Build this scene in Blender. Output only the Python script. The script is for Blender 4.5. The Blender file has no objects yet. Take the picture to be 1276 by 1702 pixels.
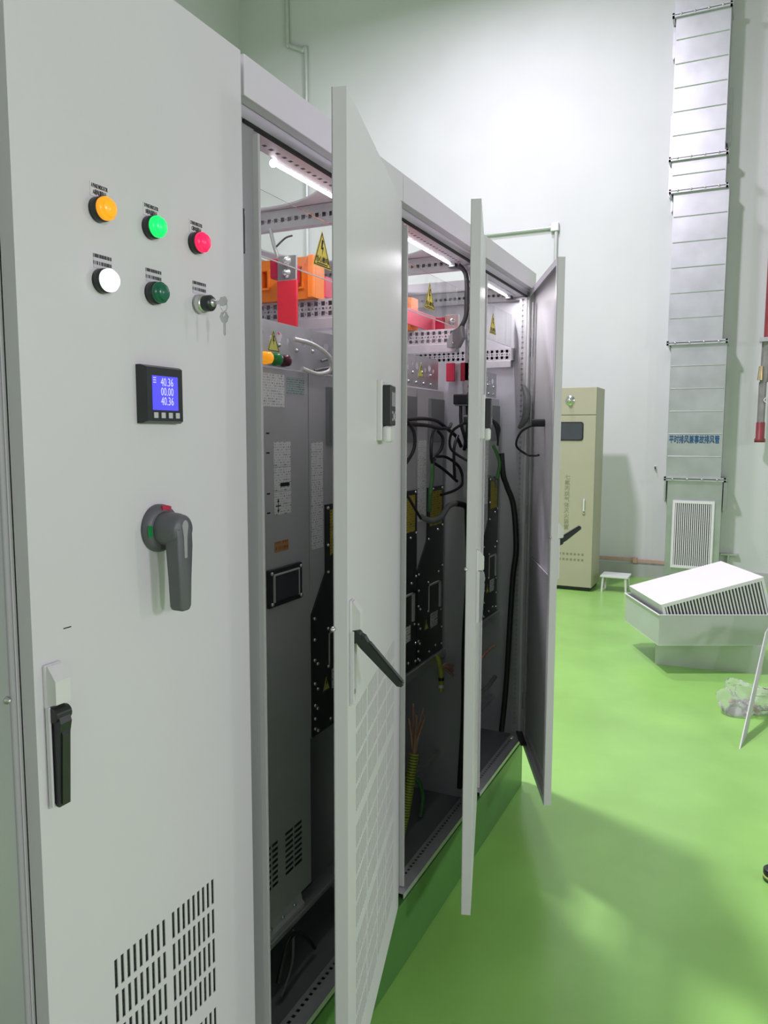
import bpy, bmesh, math, random
from mathutils import Matrix, Vector
random.seed(7)
S = bpy.context.scene
COL = S.collection
PI = math.pi

# ---------------------------------------------------------------- camera
HC = 1.753
F = 1270.0
cam = bpy.data.cameras.new('camera')
cam.sensor_fit = 'VERTICAL'
cam.sensor_height = 36.0
cam.lens = 36.0 * F / 1702.0
cam.clip_start = 0.02
co = bpy.data.objects.new('camera', cam)
COL.objects.link(co)
# camera axes from the row's vanishing point (607,-129) and the plumb line
yd = Vector((607.0, -129.0, F)).normalized()
vv = Vector((-38.0, (F * F - 38 * 607) / 129.0, F))
zd = -vv.normalized()
zd = (zd - yd * zd.dot(yd)).normalized()
xd = yd.cross(zd)
right = Vector((xd.x, yd.x, zd.x))
down = Vector((xd.y, yd.y, zd.y))
fwd = Vector((xd.z, yd.z, zd.z))
M = Matrix((right, -down, -fwd)).transposed().to_4x4()
M.translation = Vector((0, 0, HC))
co.matrix_world = M
S.camera = co

# ---------------------------------------------------------------- light and exposure
S.view_settings.view_transform = 'Standard'
S.view_settings.look = 'None'
S.view_settings.gamma = 1.0
S.view_settings.use_curve_mapping = False
S.view_settings.exposure = 0.0
W = bpy.data.worlds.new('world')
S.world = W
W.use_nodes = True
W.node_tree.nodes['Background'].inputs[0].default_value = (0.8, 0.9, 1.0, 1)
W.node_tree.nodes['Background'].inputs[1].default_value = 0.05


def area(name, loc, sx, sy, power, col=(1, 1, 1)):
    l = bpy.data.lights.new(name, 'AREA')
    l.shape = 'RECTANGLE'
    l.size = sx
    l.size_y = sy
    l.energy = power
    l.color = col
    o = bpy.data.objects.new(name, l)
    o.location = loc
    COL.objects.link(o)
    return o


LC = (0.965, 0.845, 1.05)
# row of hanging high-bay lamps behind the cabinets
for _y, _p in ((7.3, 150), (4.4, 440), (1.5, 28), (-1.5, 45)):
    area('high_bay_light', (-2.7, _y, 7.3), 0.4, 0.4, _p, LC)
# added unseen fill lights by the right-hand wall, brightening the cabinet fronts
for _y, _p in ((5.2, 42), (1.6, 100), (-2.0, 112)):
    area('added_side_fill', (6.0, _y, 2.9), 0.6, 0.6, _p, LC).rotation_euler = (0, math.radians(86), 0)

# ---------------------------------------------------------------- materials
MATS = {}


def mat(name, col, rough=0.5, metal=0.0, var=0.0, scale=8.0, bump=0.0, emit=None, es=0.0,
        trans=0.0, coat=0.0, stretch=None, alpha=None, ior=None, spec=None):
    m = bpy.data.materials.new(name)
    m.use_nodes = True
    nt = m.node_tree
    b = nt.nodes['Principled BSDF']
    c4 = (col[0], col[1], col[2], 1)
    b.inputs['Base Color'].default_value = c4
    b.inputs['Roughness'].default_value = rough
    b.inputs['Metallic'].default_value = metal
    if coat:
        b.inputs['Coat Weight'].default_value = coat
        b.inputs['Coat Roughness'].default_value = 0.12
    if trans:
        b.inputs['Transmission Weight'].default_value = trans
    if ior:
        b.inputs['IOR'].default_value = ior
    if alpha is not None:
        b.inputs['Alpha'].default_value = alpha
    if spec is not None:
        b.inputs['Specular IOR Level'].default_value = spec
    if emit:
        b.inputs['Emission Color'].default_value = (*emit, 1)
        b.inputs['Emission Strength'].default_value = es
    if var or bump:
        tc = nt.nodes.new('ShaderNodeTexCoord')
        mp = nt.nodes.new('ShaderNodeMapping')
        if stretch:
            mp.inputs['Scale'].default_value = stretch
        nz = nt.nodes.new('ShaderNodeTexNoise')
        nz.inputs['Scale'].default_value = scale
        nz.inputs['Detail'].default_value = 5
        nt.links.new(tc.outputs['Object'], mp.inputs[0])
        nt.links.new(mp.outputs[0], nz.inputs['Vector'])
        if var:
            rp = nt.nodes.new('ShaderNodeValToRGB')
            rp.color_ramp.elements[0].position = 0.3
            rp.color_ramp.elements[1].position = 0.7
            rp.color_ramp.elements[0].color = (*[c * (1 - var) for c in col], 1)
            rp.color_ramp.elements[1].color = (*[min(1, c * (1 + var)) for c in col], 1)
            nt.links.new(nz.outputs['Fac'], rp.inputs[0])
            nt.links.new(rp.outputs[0], b.inputs['Base Color'])
        if bump:
            bp = nt.nodes.new('ShaderNodeBump')
            bp.inputs['Strength'].default_value = bump
            bp.inputs['Distance'].default_value = 0.002
            nt.links.new(nz.outputs['Fac'], bp.inputs['Height'])
            nt.links.new(bp.outputs[0], b.inputs['Normal'])
    MATS[name] = m
    return m


def print_mat(name, paper, ink, freq=160.0, gap=420.0, axis='Y', rough=0.55, dens=0.5):
    """printed rows of small type on a sticker (flat print)"""
    m = mat(name, paper, rough)
    nt = m.node_tree
    b = nt.nodes['Principled BSDF']
    N = nt.nodes.new
    L = nt.links.new
    tc = N('ShaderNodeTexCoord')
    sp = N('ShaderNodeSeparateXYZ')
    L(tc.outputs['Object'], sp.inputs[0])

    def mth(op, a, v=None, bb=None):
        n = N('ShaderNodeMath')
        n.operation = op
        L(a, n.inputs[0])
        if bb is not None:
            L(bb, n.inputs[1])
        elif v is not None:
            n.inputs[1].default_value = v
        return n.outputs[0]
    zf = mth('MULTIPLY', sp.outputs['Z'], freq)
    fr = mth('FRACT', zf)
    row = mth('GREATER_THAN', fr, 0.48)
    fl = mth('FLOOR', zf)
    cb = N('ShaderNodeCombineXYZ')
    L(mth('MULTIPLY', sp.outputs[axis], gap), cb.inputs[0])
    L(mth('MULTIPLY', fl, 3.7), cb.inputs[1])
    nz = N('ShaderNodeTexNoise')
    nz.inputs['Scale'].default_value = 1.0
    nz.inputs['Detail'].default_value = 1.0
    L(cb.outputs[0], nz.inputs['Vector'])
    on = mth('GREATER_THAN', nz.outputs['Fac'], dens)
    ms = mth('MULTIPLY', row, bb=on)
    mx = N('ShaderNodeMixRGB')
    mx.inputs[1].default_value = (*paper, 1)
    mx.inputs[2].default_value = (*ink, 1)
    L(ms, mx.inputs[0])
    L(mx.outputs[0], b.inputs['Base Color'])
    return m


mat('wall', (0.62, 0.655, 0.625), 0.75, var=0.03, scale=1.3)
mat('ceiling', (0.62, 0.64, 0.63), 0.8, var=0.02, scale=1.0)
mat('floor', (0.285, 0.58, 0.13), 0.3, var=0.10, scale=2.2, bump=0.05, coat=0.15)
mat('plinth', (0.065, 0.19, 0.04), 0.35, var=0.08, scale=5)  # green darkened: shade around the open doors put into the base colour
mat('skirting', (0.42, 0.45, 0.41), 0.6, var=0.06, scale=3)
mat('paint', (0.69, 0.68, 0.69), 0.38, var=0.012, scale=3, bump=0.06)
mat('paint_dark', (0.40, 0.405, 0.405), 0.4, var=0.02, scale=4)
mat('frame', (0.44, 0.44, 0.455), 0.42, var=0.02, scale=6)
mat('galv', (0.60, 0.61, 0.63), 0.38, 0.75, var=0.06, scale=20, bump=0.05)
mat('zinc_rail', (0.56, 0.55, 0.58), 0.42, 0.45, var=0.05, scale=30)
mat('side_sheet', (0.56, 0.56, 0.60), 0.36, 0.25, var=0.04, scale=5, stretch=(1, 1, 0.2))
mat('duct', (0.55, 0.57, 0.58), 0.42, 0.85, var=0.10, scale=4, bump=0.25)
mat('steel', (0.62, 0.63, 0.63), 0.25, 0.95, var=0.05, scale=40)
mat('stainless', (0.36, 0.37, 0.38), 0.3, 0.3, var=0.03, scale=3, stretch=(1, 1, 0.1))
mat('black', (0.018, 0.019, 0.020), 0.4, var=0.1, scale=20)
mat('black_plastic', (0.022, 0.024, 0.026), 0.32, var=0.1, scale=30)
mat('black_cover', (0.020, 0.022, 0.024), 0.33, var=0.15, scale=10)
mat('gasket', (0.015, 0.015, 0.015), 0.7, var=0.1, scale=20)
mat('cable', (0.014, 0.014, 0.015), 0.38, var=0.1, scale=40)
mat('cable_grey', (0.17, 0.18, 0.18), 0.45, var=0.1, scale=40)
mat('cable_green', (0.06, 0.20, 0.06), 0.45, var=0.1, scale=40)
mat('cable_white', (0.75, 0.74, 0.72), 0.3, var=0.04, scale=40)
mat('module', (0.60, 0.60, 0.61), 0.45, 0.1, var=0.04, scale=6)
mat('module_trim', (0.24, 0.25, 0.26), 0.45, 0.2, var=0.04, scale=6)
mat('handle_grey', (0.115, 0.118, 0.13), 0.42, var=0.05, scale=30)
mat('handle_light', (0.34, 0.34, 0.36), 0.4, var=0.03, scale=30)
mat('white_plastic', (0.72, 0.72, 0.70), 0.35, var=0.02, scale=20)
mat('white_sheet', (0.78, 0.79, 0.78), 0.35, var=0.02, scale=5)
mat('grey_sheet', (0.56, 0.59, 0.57), 0.45, 0.2, var=0.04, scale=4)
mat('beige', (0.42, 0.41, 0.29), 0.42, var=0.02, scale=4)
mat('beige_dark', (0.33, 0.33, 0.24), 0.5, var=0.03, scale=6)
mat('window_dark', (0.06, 0.065, 0.075), 0.12, var=0.1, scale=3)
mat('orange', (0.93, 0.26, 0.035), 0.45, var=0.05, scale=20)
mat('red_bar', (0.72, 0.035, 0.055), 0.38, var=0.06, scale=15)
mat('pink_bar', (0.78, 0.10, 0.16), 0.38, var=0.05, scale=15)
mat('crimson', (0.50, 0.02, 0.06), 0.4, var=0.05, scale=15)
mat('tin', (0.62, 0.62, 0.60), 0.3, 0.9, var=0.06, scale=30)
mat('copper', (0.62, 0.40, 0.33), 0.4, 0.3, var=0.1, scale=10)
mat('brass', (0.62, 0.50, 0.28), 0.3, 0.8, var=0.1, scale=20)
mat('red_pipe', (0.26, 0.045, 0.05), 0.4, var=0.15, scale=12)
mat('grey_pipe', (0.28, 0.28, 0.27), 0.45, 0.3, var=0.15, scale=12)
mat('conduit', (0.55, 0.60, 0.56), 0.4, 0.35, var=0.05, scale=8)
mat('yellow', (0.92, 0.80, 0.10), 0.45, var=0.04, scale=20)
mat('yellow_pale', (0.75, 0.75, 0.18), 0.45, var=0.04, scale=20)
mat('ink', (0.01, 0.01, 0.01), 0.6, var=0.05, scale=20)
mat('ink_red', (0.45, 0.05, 0.02), 0.6, var=0.05, scale=20)
mat('ink_blue', (0.006, 0.09, 0.22), 0.5, var=0.05, scale=20)
mat('ink_faint', (0.22, 0.23, 0.14), 0.6, var=0.05, scale=20)
mat('acrylic', (0.97, 0.98, 0.98), 0.02, trans=1.0, ior=1.2, var=0.01, scale=2)
mat('acrylic_edge', (0.85, 0.88, 0.88), 0.15, var=0.02, scale=10, emit=None)
mat('filter', (0.10, 0.105, 0.105), 0.8, var=0.4, scale=240, bump=0.4)
mat('filter_lit', (0.36, 0.37, 0.36), 0.8, var=0.2, scale=240, bump=0.3)  # same filter mat, paler: light behind the open doors put into its colour
mat('led', (1, 1, 1), 0.4, emit=(1.0, 0.97, 1.0), es=14.0, var=0.01, scale=5)
mat('lamp_orange', (1.0, 0.42, 0.02), 0.25, emit=(1.0, 0.36, 0.01), es=0.55, var=0.05, scale=60)
mat('lamp_green', (0.02, 0.8, 0.2), 0.25, emit=(0.0, 0.85, 0.14), es=0.75, var=0.05, scale=60)
mat('lamp_red', (1.0, 0.02, 0.10), 0.25, emit=(1.0, 0.008, 0.09), es=0.85, var=0.05, scale=60)
mat('lamp_white', (0.9, 0.9, 0.95), 0.25, emit=(0.93, 0.9, 1.0), es=1.15, var=0.03, scale=60)
mat('lamp_off', (0.010, 0.14, 0.075), 0.22, var=0.05, scale=60)
mat('deep_green', (0.01, 0.25, 0.06), 0.22, var=0.05, scale=60)
mat('dark_red', (0.10, 0.01, 0.03), 0.3, var=0.05, scale=60)
mat('screen', (0.05, 0.05, 0.5), 0.2, emit=(0.085, 0.07, 0.95), es=0.95, var=0.06, scale=30)
mat('digits', (0.6, 0.6, 1.0), 0.3, emit=(0.33, 0.33, 1.0), es=0.9, var=0.02, scale=30)
mat('button', (0.55, 0.55, 0.55), 0.4, var=0.03, scale=30)
mat('lcd', (0.30, 0.32, 0.33), 0.25, var=0.04, scale=20)
mat('plastic_bag', (0.97, 0.98, 0.98), 0.05, trans=0.85, ior=1.15, var=0.04, scale=9, bump=0.6)
mat('bag_content', (0.55, 0.40, 0.36), 0.5, var=0.35, scale=18)
mat('strand', (0.42, 0.24, 0.17), 0.5, var=0.15, scale=30)
mat('earth_sleeve', (0.42, 0.44, 0.06), 0.5, var=0.1, scale=60)
mat('earth_sleeve_dark', (0.10, 0.14, 0.03), 0.5, var=0.1, scale=60)
mat('stool', (0.62, 0.68, 0.62), 0.4, var=0.03, scale=10)
mat('rubber_green', (0.03, 0.10, 0.04), 0.5, var=0.1, scale=30)
print_mat('sticker', (0.97, 0.97, 0.97), (0.12, 0.12, 0.13), 150, 500, dens=0.58)
print_mat('sticker_dim', (0.46, 0.56, 0.53), (0.12, 0.15, 0.15), 170, 500)
print_mat('sticker_yellow', (0.52, 0.43, 0.05), (0.10, 0.08, 0.01), 110, 300, dens=0.55)
print_mat('sticker_small', (0.90, 0.90, 0.88), (0.06, 0.06, 0.06), 90, 180, dens=0.55)
print_mat('nameplate', (0.60, 0.60, 0.61), (0.05, 0.05, 0.05), 90, 700, dens=0.4)
print_mat('sticker_orange', (0.50, 0.30, 0.12), (0.45, 0.10, 0.05), 60, 200, dens=0.5)

# ---------------------------------------------------------------- mesh helpers
UP = Vector((0, 0, 1))


class MB:
    """collects shapes in world coordinates into one mesh"""

    def __init__(self):
        self.v = []
        self.f = []
        self.smooth = []

    def add(self, vs, fs, smooth=False):
        o = len(self.v)
        self.v += [tuple(p) for p in vs]
        for q in fs:
            self.f.append(tuple(i + o for i in q))
            self.smooth.append(smooth)
        return self

    def box(self, x0, x1, y0, y1, z0, z1):
        if x0 > x1: x0, x1 = x1, x0
        if y0 > y1: y0, y1 = y1, y0
        if z0 > z1: z0, z1 = z1, z0
        v = [(x0, y0, z0), (x1, y0, z0), (x1, y1, z0), (x0, y1, z0),
             (x0, y0, z1), (x1, y0, z1), (x1, y1, z1), (x0, y1, z1)]
        f = [(0, 3, 2, 1), (4, 5, 6, 7), (0, 1, 5, 4), (1, 2, 6, 5), (2, 3, 7, 6), (3, 0, 4, 7)]
        return self.add(v, f)

    def cbox(self, x0, x1, y0, y1, z0, z1, c=0.002):
        """box with chamfered edges"""
        bm = bmesh.new()
        bmesh.ops.create_cube(bm, size=1)
        for q in bm.verts:
            q.co = Vector(((x0 + x1) / 2 + q.co.x * abs(x1 - x0), (y0 + y1) / 2 + q.co.y * abs(y1 - y0),
                           (z0 + z1) / 2 + q.co.z * abs(z1 - z0)))
        bmesh.ops.bevel(bm, geom=bm.edges[:], offset=c, segments=2, affect='EDGES', profile=0.5)
        return self.frombm(bm)

    def frombm(self, bm, smooth=False, mtx=None):
        bm.verts.index_update()
        vs = [(mtx @ q.co) if mtx else q.co.copy() for q in bm.verts]
        fs = [[q.index for q in fc.verts] for fc in bm.faces]
        bm.free()
        return self.add(vs, fs, smooth)

    def obox(self, o, e1, e2, e3):
        """box from corner o with edge vectors"""
        o, e1, e2, e3 = Vector(o), Vector(e1), Vector(e2), Vector(e3)
        v = [o, o + e1, o + e1 + e2, o + e2, o + e3, o + e1 + e3, o + e1 + e2 + e3, o + e2 + e3]
        f = [(0, 3, 2, 1), (4, 5, 6, 7), (0, 1, 5, 4), (1, 2, 6, 5), (2, 3, 7, 6), (3, 0, 4, 7)]
        if e1.cross(e2).dot(e3) < 0:
            f = [tuple(reversed(q)) for q in f]
        return self.add(v, f)

    def cyl(self, p0, p1, r0, r1=None, n=20, cap=True, smooth=True):
        p0, p1 = Vector(p0), Vector(p1)
        r1 = r0 if r1 is None else r1
        d = (p1 - p0).normalized()
        a = Vector((1, 0, 0)) if abs(d.x) < 0.8 else Vector((0, 1, 0))
        u = d.cross(a).normalized()
        w = d.cross(u)
        vs = []
        for p, r in ((p0, r0), (p1, r1)):
            for i in range(n):
                t = 2 * PI * i / n
                vs.append(p + (u * math.cos(t) + w * math.sin(t)) * r)
        self.add(vs, [(i, (i + 1) % n, n + (i + 1) % n, n + i) for i in range(n)], smooth)
        if cap:
            self.add(vs[:n], [tuple(reversed(range(n)))])
            self.add(vs[n:], [tuple(range(n))])
        return self

    def lathe(self, p, d, prof, n=24):
        """profile [(r, h)] turned about axis d from p"""
        p, d = Vector(p), Vector(d).normalized()
        a = Vector((1, 0, 0)) if abs(d.x) < 0.8 else Vector((0, 0, 1))
        u = d.cross(a).normalized()
        w = d.cross(u)
        vs = []
        for r, h in prof:
            for i in range(n):
                t = 2 * PI * i / n
                vs.append(p + d * h + (u * math.cos(t) + w * math.sin(t)) * max(r, 1e-5))
        fs = []
        for k in range(len(prof) - 1):
            for i in range(n):
                j = (i + 1) % n
                fs.append((k * n + i, k * n + j, (k + 1) * n + j, (k + 1) * n + i))
        return self.add(vs, fs, True)

    def tube(self, pts, r, n=8, sub=6, closed=False):
        pts = [Vector(p) for p in pts]
        path = []
        m = len(pts)
        if m > 2:
            for i in range(m - 1):
                p0, p1, p2, p3 = pts[max(i - 1, 0)], pts[i], pts[i + 1], pts[min(i + 2, m - 1)]
                for s in range(sub):
                    t = s / sub
                    path.append(0.5 * ((2 * p1) + (p2 - p0) * t + (2 * p0 - 5 * p1 + 4 * p2 - p3) * t * t
                                       + (3 * p1 - p0 - 3 * p2 + p3) * t ** 3))
            path.append(pts[-1])
        else:
            path = pts
        vs = []
        k = len(path)
        u = None
        for i in range(k):
            d = (path[min(i + 1, k - 1)] - path[max(i - 1, 0)]).normalized()
            if u is None:
                a = UP if abs(d.z) < 0.9 else Vector((1, 0, 0))
                u = d.cross(a).normalized()
            else:
                u = (u - d * u.dot(d)).normalized()
            w = d.cross(u)
            rr = r(i / (k - 1)) if callable(r) else r
            for j in range(n):
                t = 2 * PI * j / n
                vs.append(path[i] + (u * math.cos(t) + w * math.sin(t)) * rr)
        fs = []
        for i in range(k - 1):
            for j in range(n):
                q = (j + 1) % n
                fs.append((i * n + j, i * n + q, (i + 1) * n + q, (i + 1) * n + j))
        self.add(vs, fs, True)
        self.add(vs[:n], [tuple(reversed(range(n)))])
        self.add(vs[-n:], [tuple(range(n))])
        return self

    def prism(self, poly, axis, lo, hi):
        """2D polygon extruded along an axis: x: (y,z)  y: (x,z)  z: (x,y)"""
        def P(a, b, c):
            return {'x': (c, a, b), 'y': (a, c, b), 'z': (a, b, c)}[axis]
        n = len(poly)
        vs = [P(a, b, lo) for a, b in poly] + [P(a, b, hi) for a, b in poly]
        fs = [tuple(reversed(range(n))), tuple(range(n, 2 * n))]
        fs += [(i, (i + 1) % n, n + (i + 1) % n, n + i) for i in range(n)]
        return self.add(vs, fs)

    def grid(self, a0, a1, b0, b1, t0, t1, holes, axis):
        """plate a0..a1 x b0..b1, thickness t0..t1, with rectangular holes [(a,a,b,b)] cut through.
        axis x: a=y b=z   axis y: a=x b=z   axis z: a=x b=y"""
        A = sorted({round(q, 5) for q in [a0, a1] + [h[0] for h in holes] + [h[1] for h in holes]})
        B = sorted({round(q, 5) for q in [b0, b1] + [h[2] for h in holes] + [h[3] for h in holes]})
        ia = {q: i for i, q in enumerate(A)}
        ib = {q: i for i, q in enumerate(B)}
        na, nb = len(A), len(B)
        void = set()
        for h in holes:
            for i in range(ia[round(h[0], 5)], ia[round(h[1], 5)]):
                for j in range(ib[round(h[2], 5)], ib[round(h[3], 5)]):
                    void.add((i, j))

        def P(a, b, c):
            return {'x': (c, a, b), 'y': (a, c, b), 'z': (a, b, c)}[axis]
        vs = [P(a, b, t0) for b in B for a in A] + [P(a, b, t1) for b in B for a in A]
        K = na * nb
        fs = []
        for i in range(na - 1):
            for j in range(nb - 1):
                if (i, j) in void:
                    continue
                q = (j * na + i, j * na + i + 1, (j + 1) * na + i + 1, (j + 1) * na + i)
                fs.append(tuple(reversed(q)))
                fs.append(tuple(k + K for k in q))
                for (di, dj, e) in ((-1, 0, (3, 0)), (1, 0, (1, 2)), (0, -1, (0, 1)), (0, 1, (2, 3))):
                    ii, jj = i + di, j + dj
                    if ii < 0 or jj < 0 or ii >= na - 1 or jj >= nb - 1 or (ii, jj) in void:
                        x, y = q[e[0]], q[e[1]]
                        fs.append((x, y, y + K, x + K))
        return self.add(vs, fs)

    def sphere(self, c, r, sx=1, sy=1, sz=1, n=12):
        bm = bmesh.new()
        bmesh.ops.create_uvsphere(bm, u_segments=n, v_segments=max(6, n // 2), radius=r)
        return self.frombm(bm, True, Matrix.Translation(c) @ Matrix.Diagonal((sx, sy, sz, 1)))

    def mesh(self, name, center):
        me = bpy.data.meshes.new(name)
        c = Vector(center)
        me.from_pydata([tuple(Vector(p) - c) for p in self.v], [], self.f)
        me.polygons.foreach_set('use_smooth', self.smooth)
        bm = bmesh.new()
        bm.from_mesh(me)
        bmesh.ops.recalc_face_normals(bm, faces=bm.faces[:])
        bm.to_mesh(me)
        bm.free()
        me.update()
        return me

    def bounds(self):
        xs, ys, zs = zip(*self.v)
        return Vector(((min(xs) + max(xs)) / 2, (min(ys) + max(ys)) / 2, (min(zs) + max(zs)) / 2)), min(zs)


PINV = {}      # inverse of each parent's unturned placement


def link(o, parent=None):
    COL.objects.link(o)
    if parent is not None:
        o.parent = parent
        o.matrix_parent_inverse = PINV[parent.name]
    return o


def tag(o, label=None, cat=None, group=None, kind=None):
    if label: o['label'] = label
    if cat: o['category'] = cat
    if group: o['group'] = group
    if kind: o['kind'] = kind
    return o


def thing(name, loc, label, cat, group=None):
    o = bpy.data.objects.new(name, None)
    o.empty_display_size = 0.1
    o.location = loc
    COL.objects.link(o)
    PINV[o.name] = Matrix.Translation(-Vector(loc))
    return tag(o, label, cat, group)


def build(mb, name, material, parent=None, origin=None, label=None):
    c, zmin = mb.bounds()
    if origin is not None:
        c = Vector(origin)
    elif parent is None:
        c = Vector((c.x, c.y, zmin))
    me = mb.mesh(name, c)
    me.materials.append(MATS[material])
    o = bpy.data.objects.new(name, me)
    o.location = c
    link(o, parent)
    PINV[o.name] = Matrix.Translation(-c)
    if label: o['label'] = label
    return o


def put(me, name, parent, loc, rot=None):
    """another object on shared mesh data"""
    o = bpy.data.objects.new(name, me)
    o.location = loc
    if rot: o.rotation_euler = rot
    link(o, parent)
    return o


def solo(mb, name, material, label, cat, group=None, kind=None):
    return tag(build(mb, name, material), label, cat, group, kind)


def plate_holes(outline, holes, axis, pos, thick):
    """flat plate with round/poly holes, outline and holes in 2D"""
    cu = bpy.data.curves.new('tmp', 'CURVE')
    cu.dimensions = '2D'
    cu.fill_mode = 'BOTH'
    cu.extrude = thick / 2
    for poly in [outline] + holes:
        sp = cu.splines.new('POLY')
        sp.points.add(len(poly) - 1)
        for i, (a, b) in enumerate(poly):
            sp.points[i].co = (a, b, 0, 1)
        sp.use_cyclic_u = True
    return curve_mb(cu, axis, pos)


def circle(cx, cy, r, n=24, sy=1.0):
    return [(cx + r * math.cos(2 * PI * i / n), cy + r * sy * math.sin(2 * PI * i / n)) for i in range(n)]


def curve_mb(cu, axis, pos, off=(0, 0)):
    o = bpy.data.objects.new('tmp', cu)
    COL.objects.link(o)
    dg = bpy.context.evaluated_depsgraph_get()
    me = bpy.data.meshes.new_from_object(o.evaluated_get(dg))
    bpy.data.objects.remove(o)
    bpy.data.curves.remove(cu)
    mb = MB()
    vs = []
    for q in me.vertices:
        a, b, c = q.co
        a += off[0]
        b += off[1]
        vs.append({'x': (pos + c, a, b), 'y': (a, pos - c, b), 'z': (a, b, pos + c)}[axis])
    fs = [tuple(p.vertices) for p in me.polygons]
    bpy.data.meshes.remove(me)
    return mb.add(vs, fs)


def text(body, size, axis, pos, at, thick=0.0006, bold=0.0, align='CENTER', xs=1.0, line=1.0):
    cu = bpy.data.curves.new('tmp', 'FONT')
    cu.body = body
    cu.size = size
    cu.extrude = thick / 2
    cu.offset = bold
    cu.align_x = align
    cu.align_y = 'CENTER'
    cu.space_line = line
    cu.resolution_u = 2
    mb = curve_mb(cu, axis, pos, at)
    if xs != 1.0:
        k = 1 if axis == 'x' else 0
        mb.v = [tuple((at[0] + (c - at[0]) * xs) if i == k else c for i, c in enumerate(p)) for p in mb.v]
    return mb


# shared small hardware
def small(name, mb, material):
    me = mb.mesh(name, (0, 0, 0))
    me.materials.append(MATS[material])
    return me


bolt_me = small('bolt', MB().lathe((0, 0, 0), (1, 0, 0), [(0.0055, 0), (0.0055, 0.003), (0.0035, 0.006), (0, 0.0065)], 8), 'steel')
bolt_big_me = small('bolt', MB().lathe((0, 0, 0), (1, 0, 0), [(0.014, 0), (0.014, 0.003), (0.010, 0.0035), (0.010, 0.010), (0.006, 0.014), (0, 0.015)], 10), 'steel')

# ================================================================ the room
def struct(name, mb, m):
    return tag(build(mb, name, m), kind='structure')


XL, XR, YN, YB, ZC = -7.0, 6.4, -4.5, 9.75, 8.7
struct('floor', MB().box(XL - .1, XR + .1, YN - .1, YB + .1, -0.1, 0), 'floor')
struct('ceiling', MB().box(XL - .1, XR + .1, YN - .1, YB + .1, ZC, ZC + .1), 'ceiling')
struct('wall_left', MB().box(XL - .1, XL, YN - .1, YB + .1, 0, ZC), 'wall')
struct('wall_right', MB().box(XR, XR + .1, YN - .1, YB + .1, 0, ZC), 'wall')
struct('wall_back', MB().box(XL, XR, YB, YB + .1, 0, ZC), 'wall')
struct('wall_front', MB().box(XL, XR, YN - .1, YN, 0, ZC), 'wall')
struct('baseboard_back', MB().box(XL, XR, YB - .03, YB, 0, .16), 'skirting')

# ================================================================ the cabinet row
XF = -0.95          # front plane of the closed doors
XB = -1.79          # back
ZB = 0.23           # top of the plinth = underside of the cabinets
ZT = 2.51
YU = [0.775, 1.337, 2.125, 2.917, 3.68]
XM = -1.11          # face of the drive modules

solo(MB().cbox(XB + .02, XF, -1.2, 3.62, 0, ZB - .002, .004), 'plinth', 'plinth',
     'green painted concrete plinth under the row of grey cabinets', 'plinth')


def slots(s_groups, blocks, n=9, w=0.0075, h=0.053, p=0.0647, rows=4):
    hs = []
    for (a, b) in s_groups:
        st = (b - a - w) / (n - 1)
        for i in range(n):
            for zt in blocks:
                for r in range(rows):
                    z1 = zt - r * p
                    if z1 - h < ZB + .05:
                        continue
                    hs.append((a + i * st, a + i * st + w, z1 - h, z1))
    return hs


def make_door(cab, yh, wid, z1, ang, holes, filt):
    """sheet steel door in its closed place, hinged at y = yh, turned out by ang"""
    y0, y1, z0 = yh - wid, yh, ZB + .005
    mb = MB()
    mb.grid(y0, y1, z0, z1, XF - .002, XF, holes, 'x')
    t = .03
    mb.box(XF - t, XF - .002, y0, y0 + .002, z0, z1)
    mb.box(XF - t, XF - .002, y1 - .002, y1, z0, z1)
    mb.box(XF - t, XF - .002, y0 + .002, y1 - .002, z0, z0 + .002)
    mb.box(XF - t, XF - .002, y0 + .002, y1 - .002, z1 - .002, z1)
    # inner return lips
    mb.box(XF - t, XF - t + .002, y0, y0 + .026, z0, z1)
    mb.box(XF - t, XF - t + .002, y1 - .026, y1, z0, z1)
    mb.box(XF - t, XF - t + .002, y0 + .026, y1 - .026, z0, z0 + .026)
    mb.box(XF - t, XF - t + .002, y0 + .026, y1 - .026, z1 - .026, z1)
    d = build(mb, 'door', 'paint', cab, origin=(XF, yh, z0))
    PINV[d.name] = Matrix.Translation((-XF, -yh, -z0))
    d.rotation_euler = (0, 0, math.radians(ang))
    # sub-parts, built in the closed place
    ya = min(h[0] for h in holes) - .02
    yb = max(h[1] for h in holes) + .02
    za = min(h[2] for h in holes) - .02
    zb = max(h[3] for h in holes) + .02
    build(MB().box(XF - .012, XF - .006, ya, yb, za, zb), 'vent_filter', filt, d)
    for s in (0.05, wid - .05 - .03):
        build(MB().grid(y0 + s, y0 + s + .03, z0 + .06, z1 - .06, XF - .022, XF - .019,
                        [(y0 + s + .009, y0 + s + .021, z0 + .09 + k * .05, z0 + .102 + k * .05) for k in range(int((z1 - z0 - .2) / .05))],
                        'x'), 'door_stiffener', 'frame', d)
    return d


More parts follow.
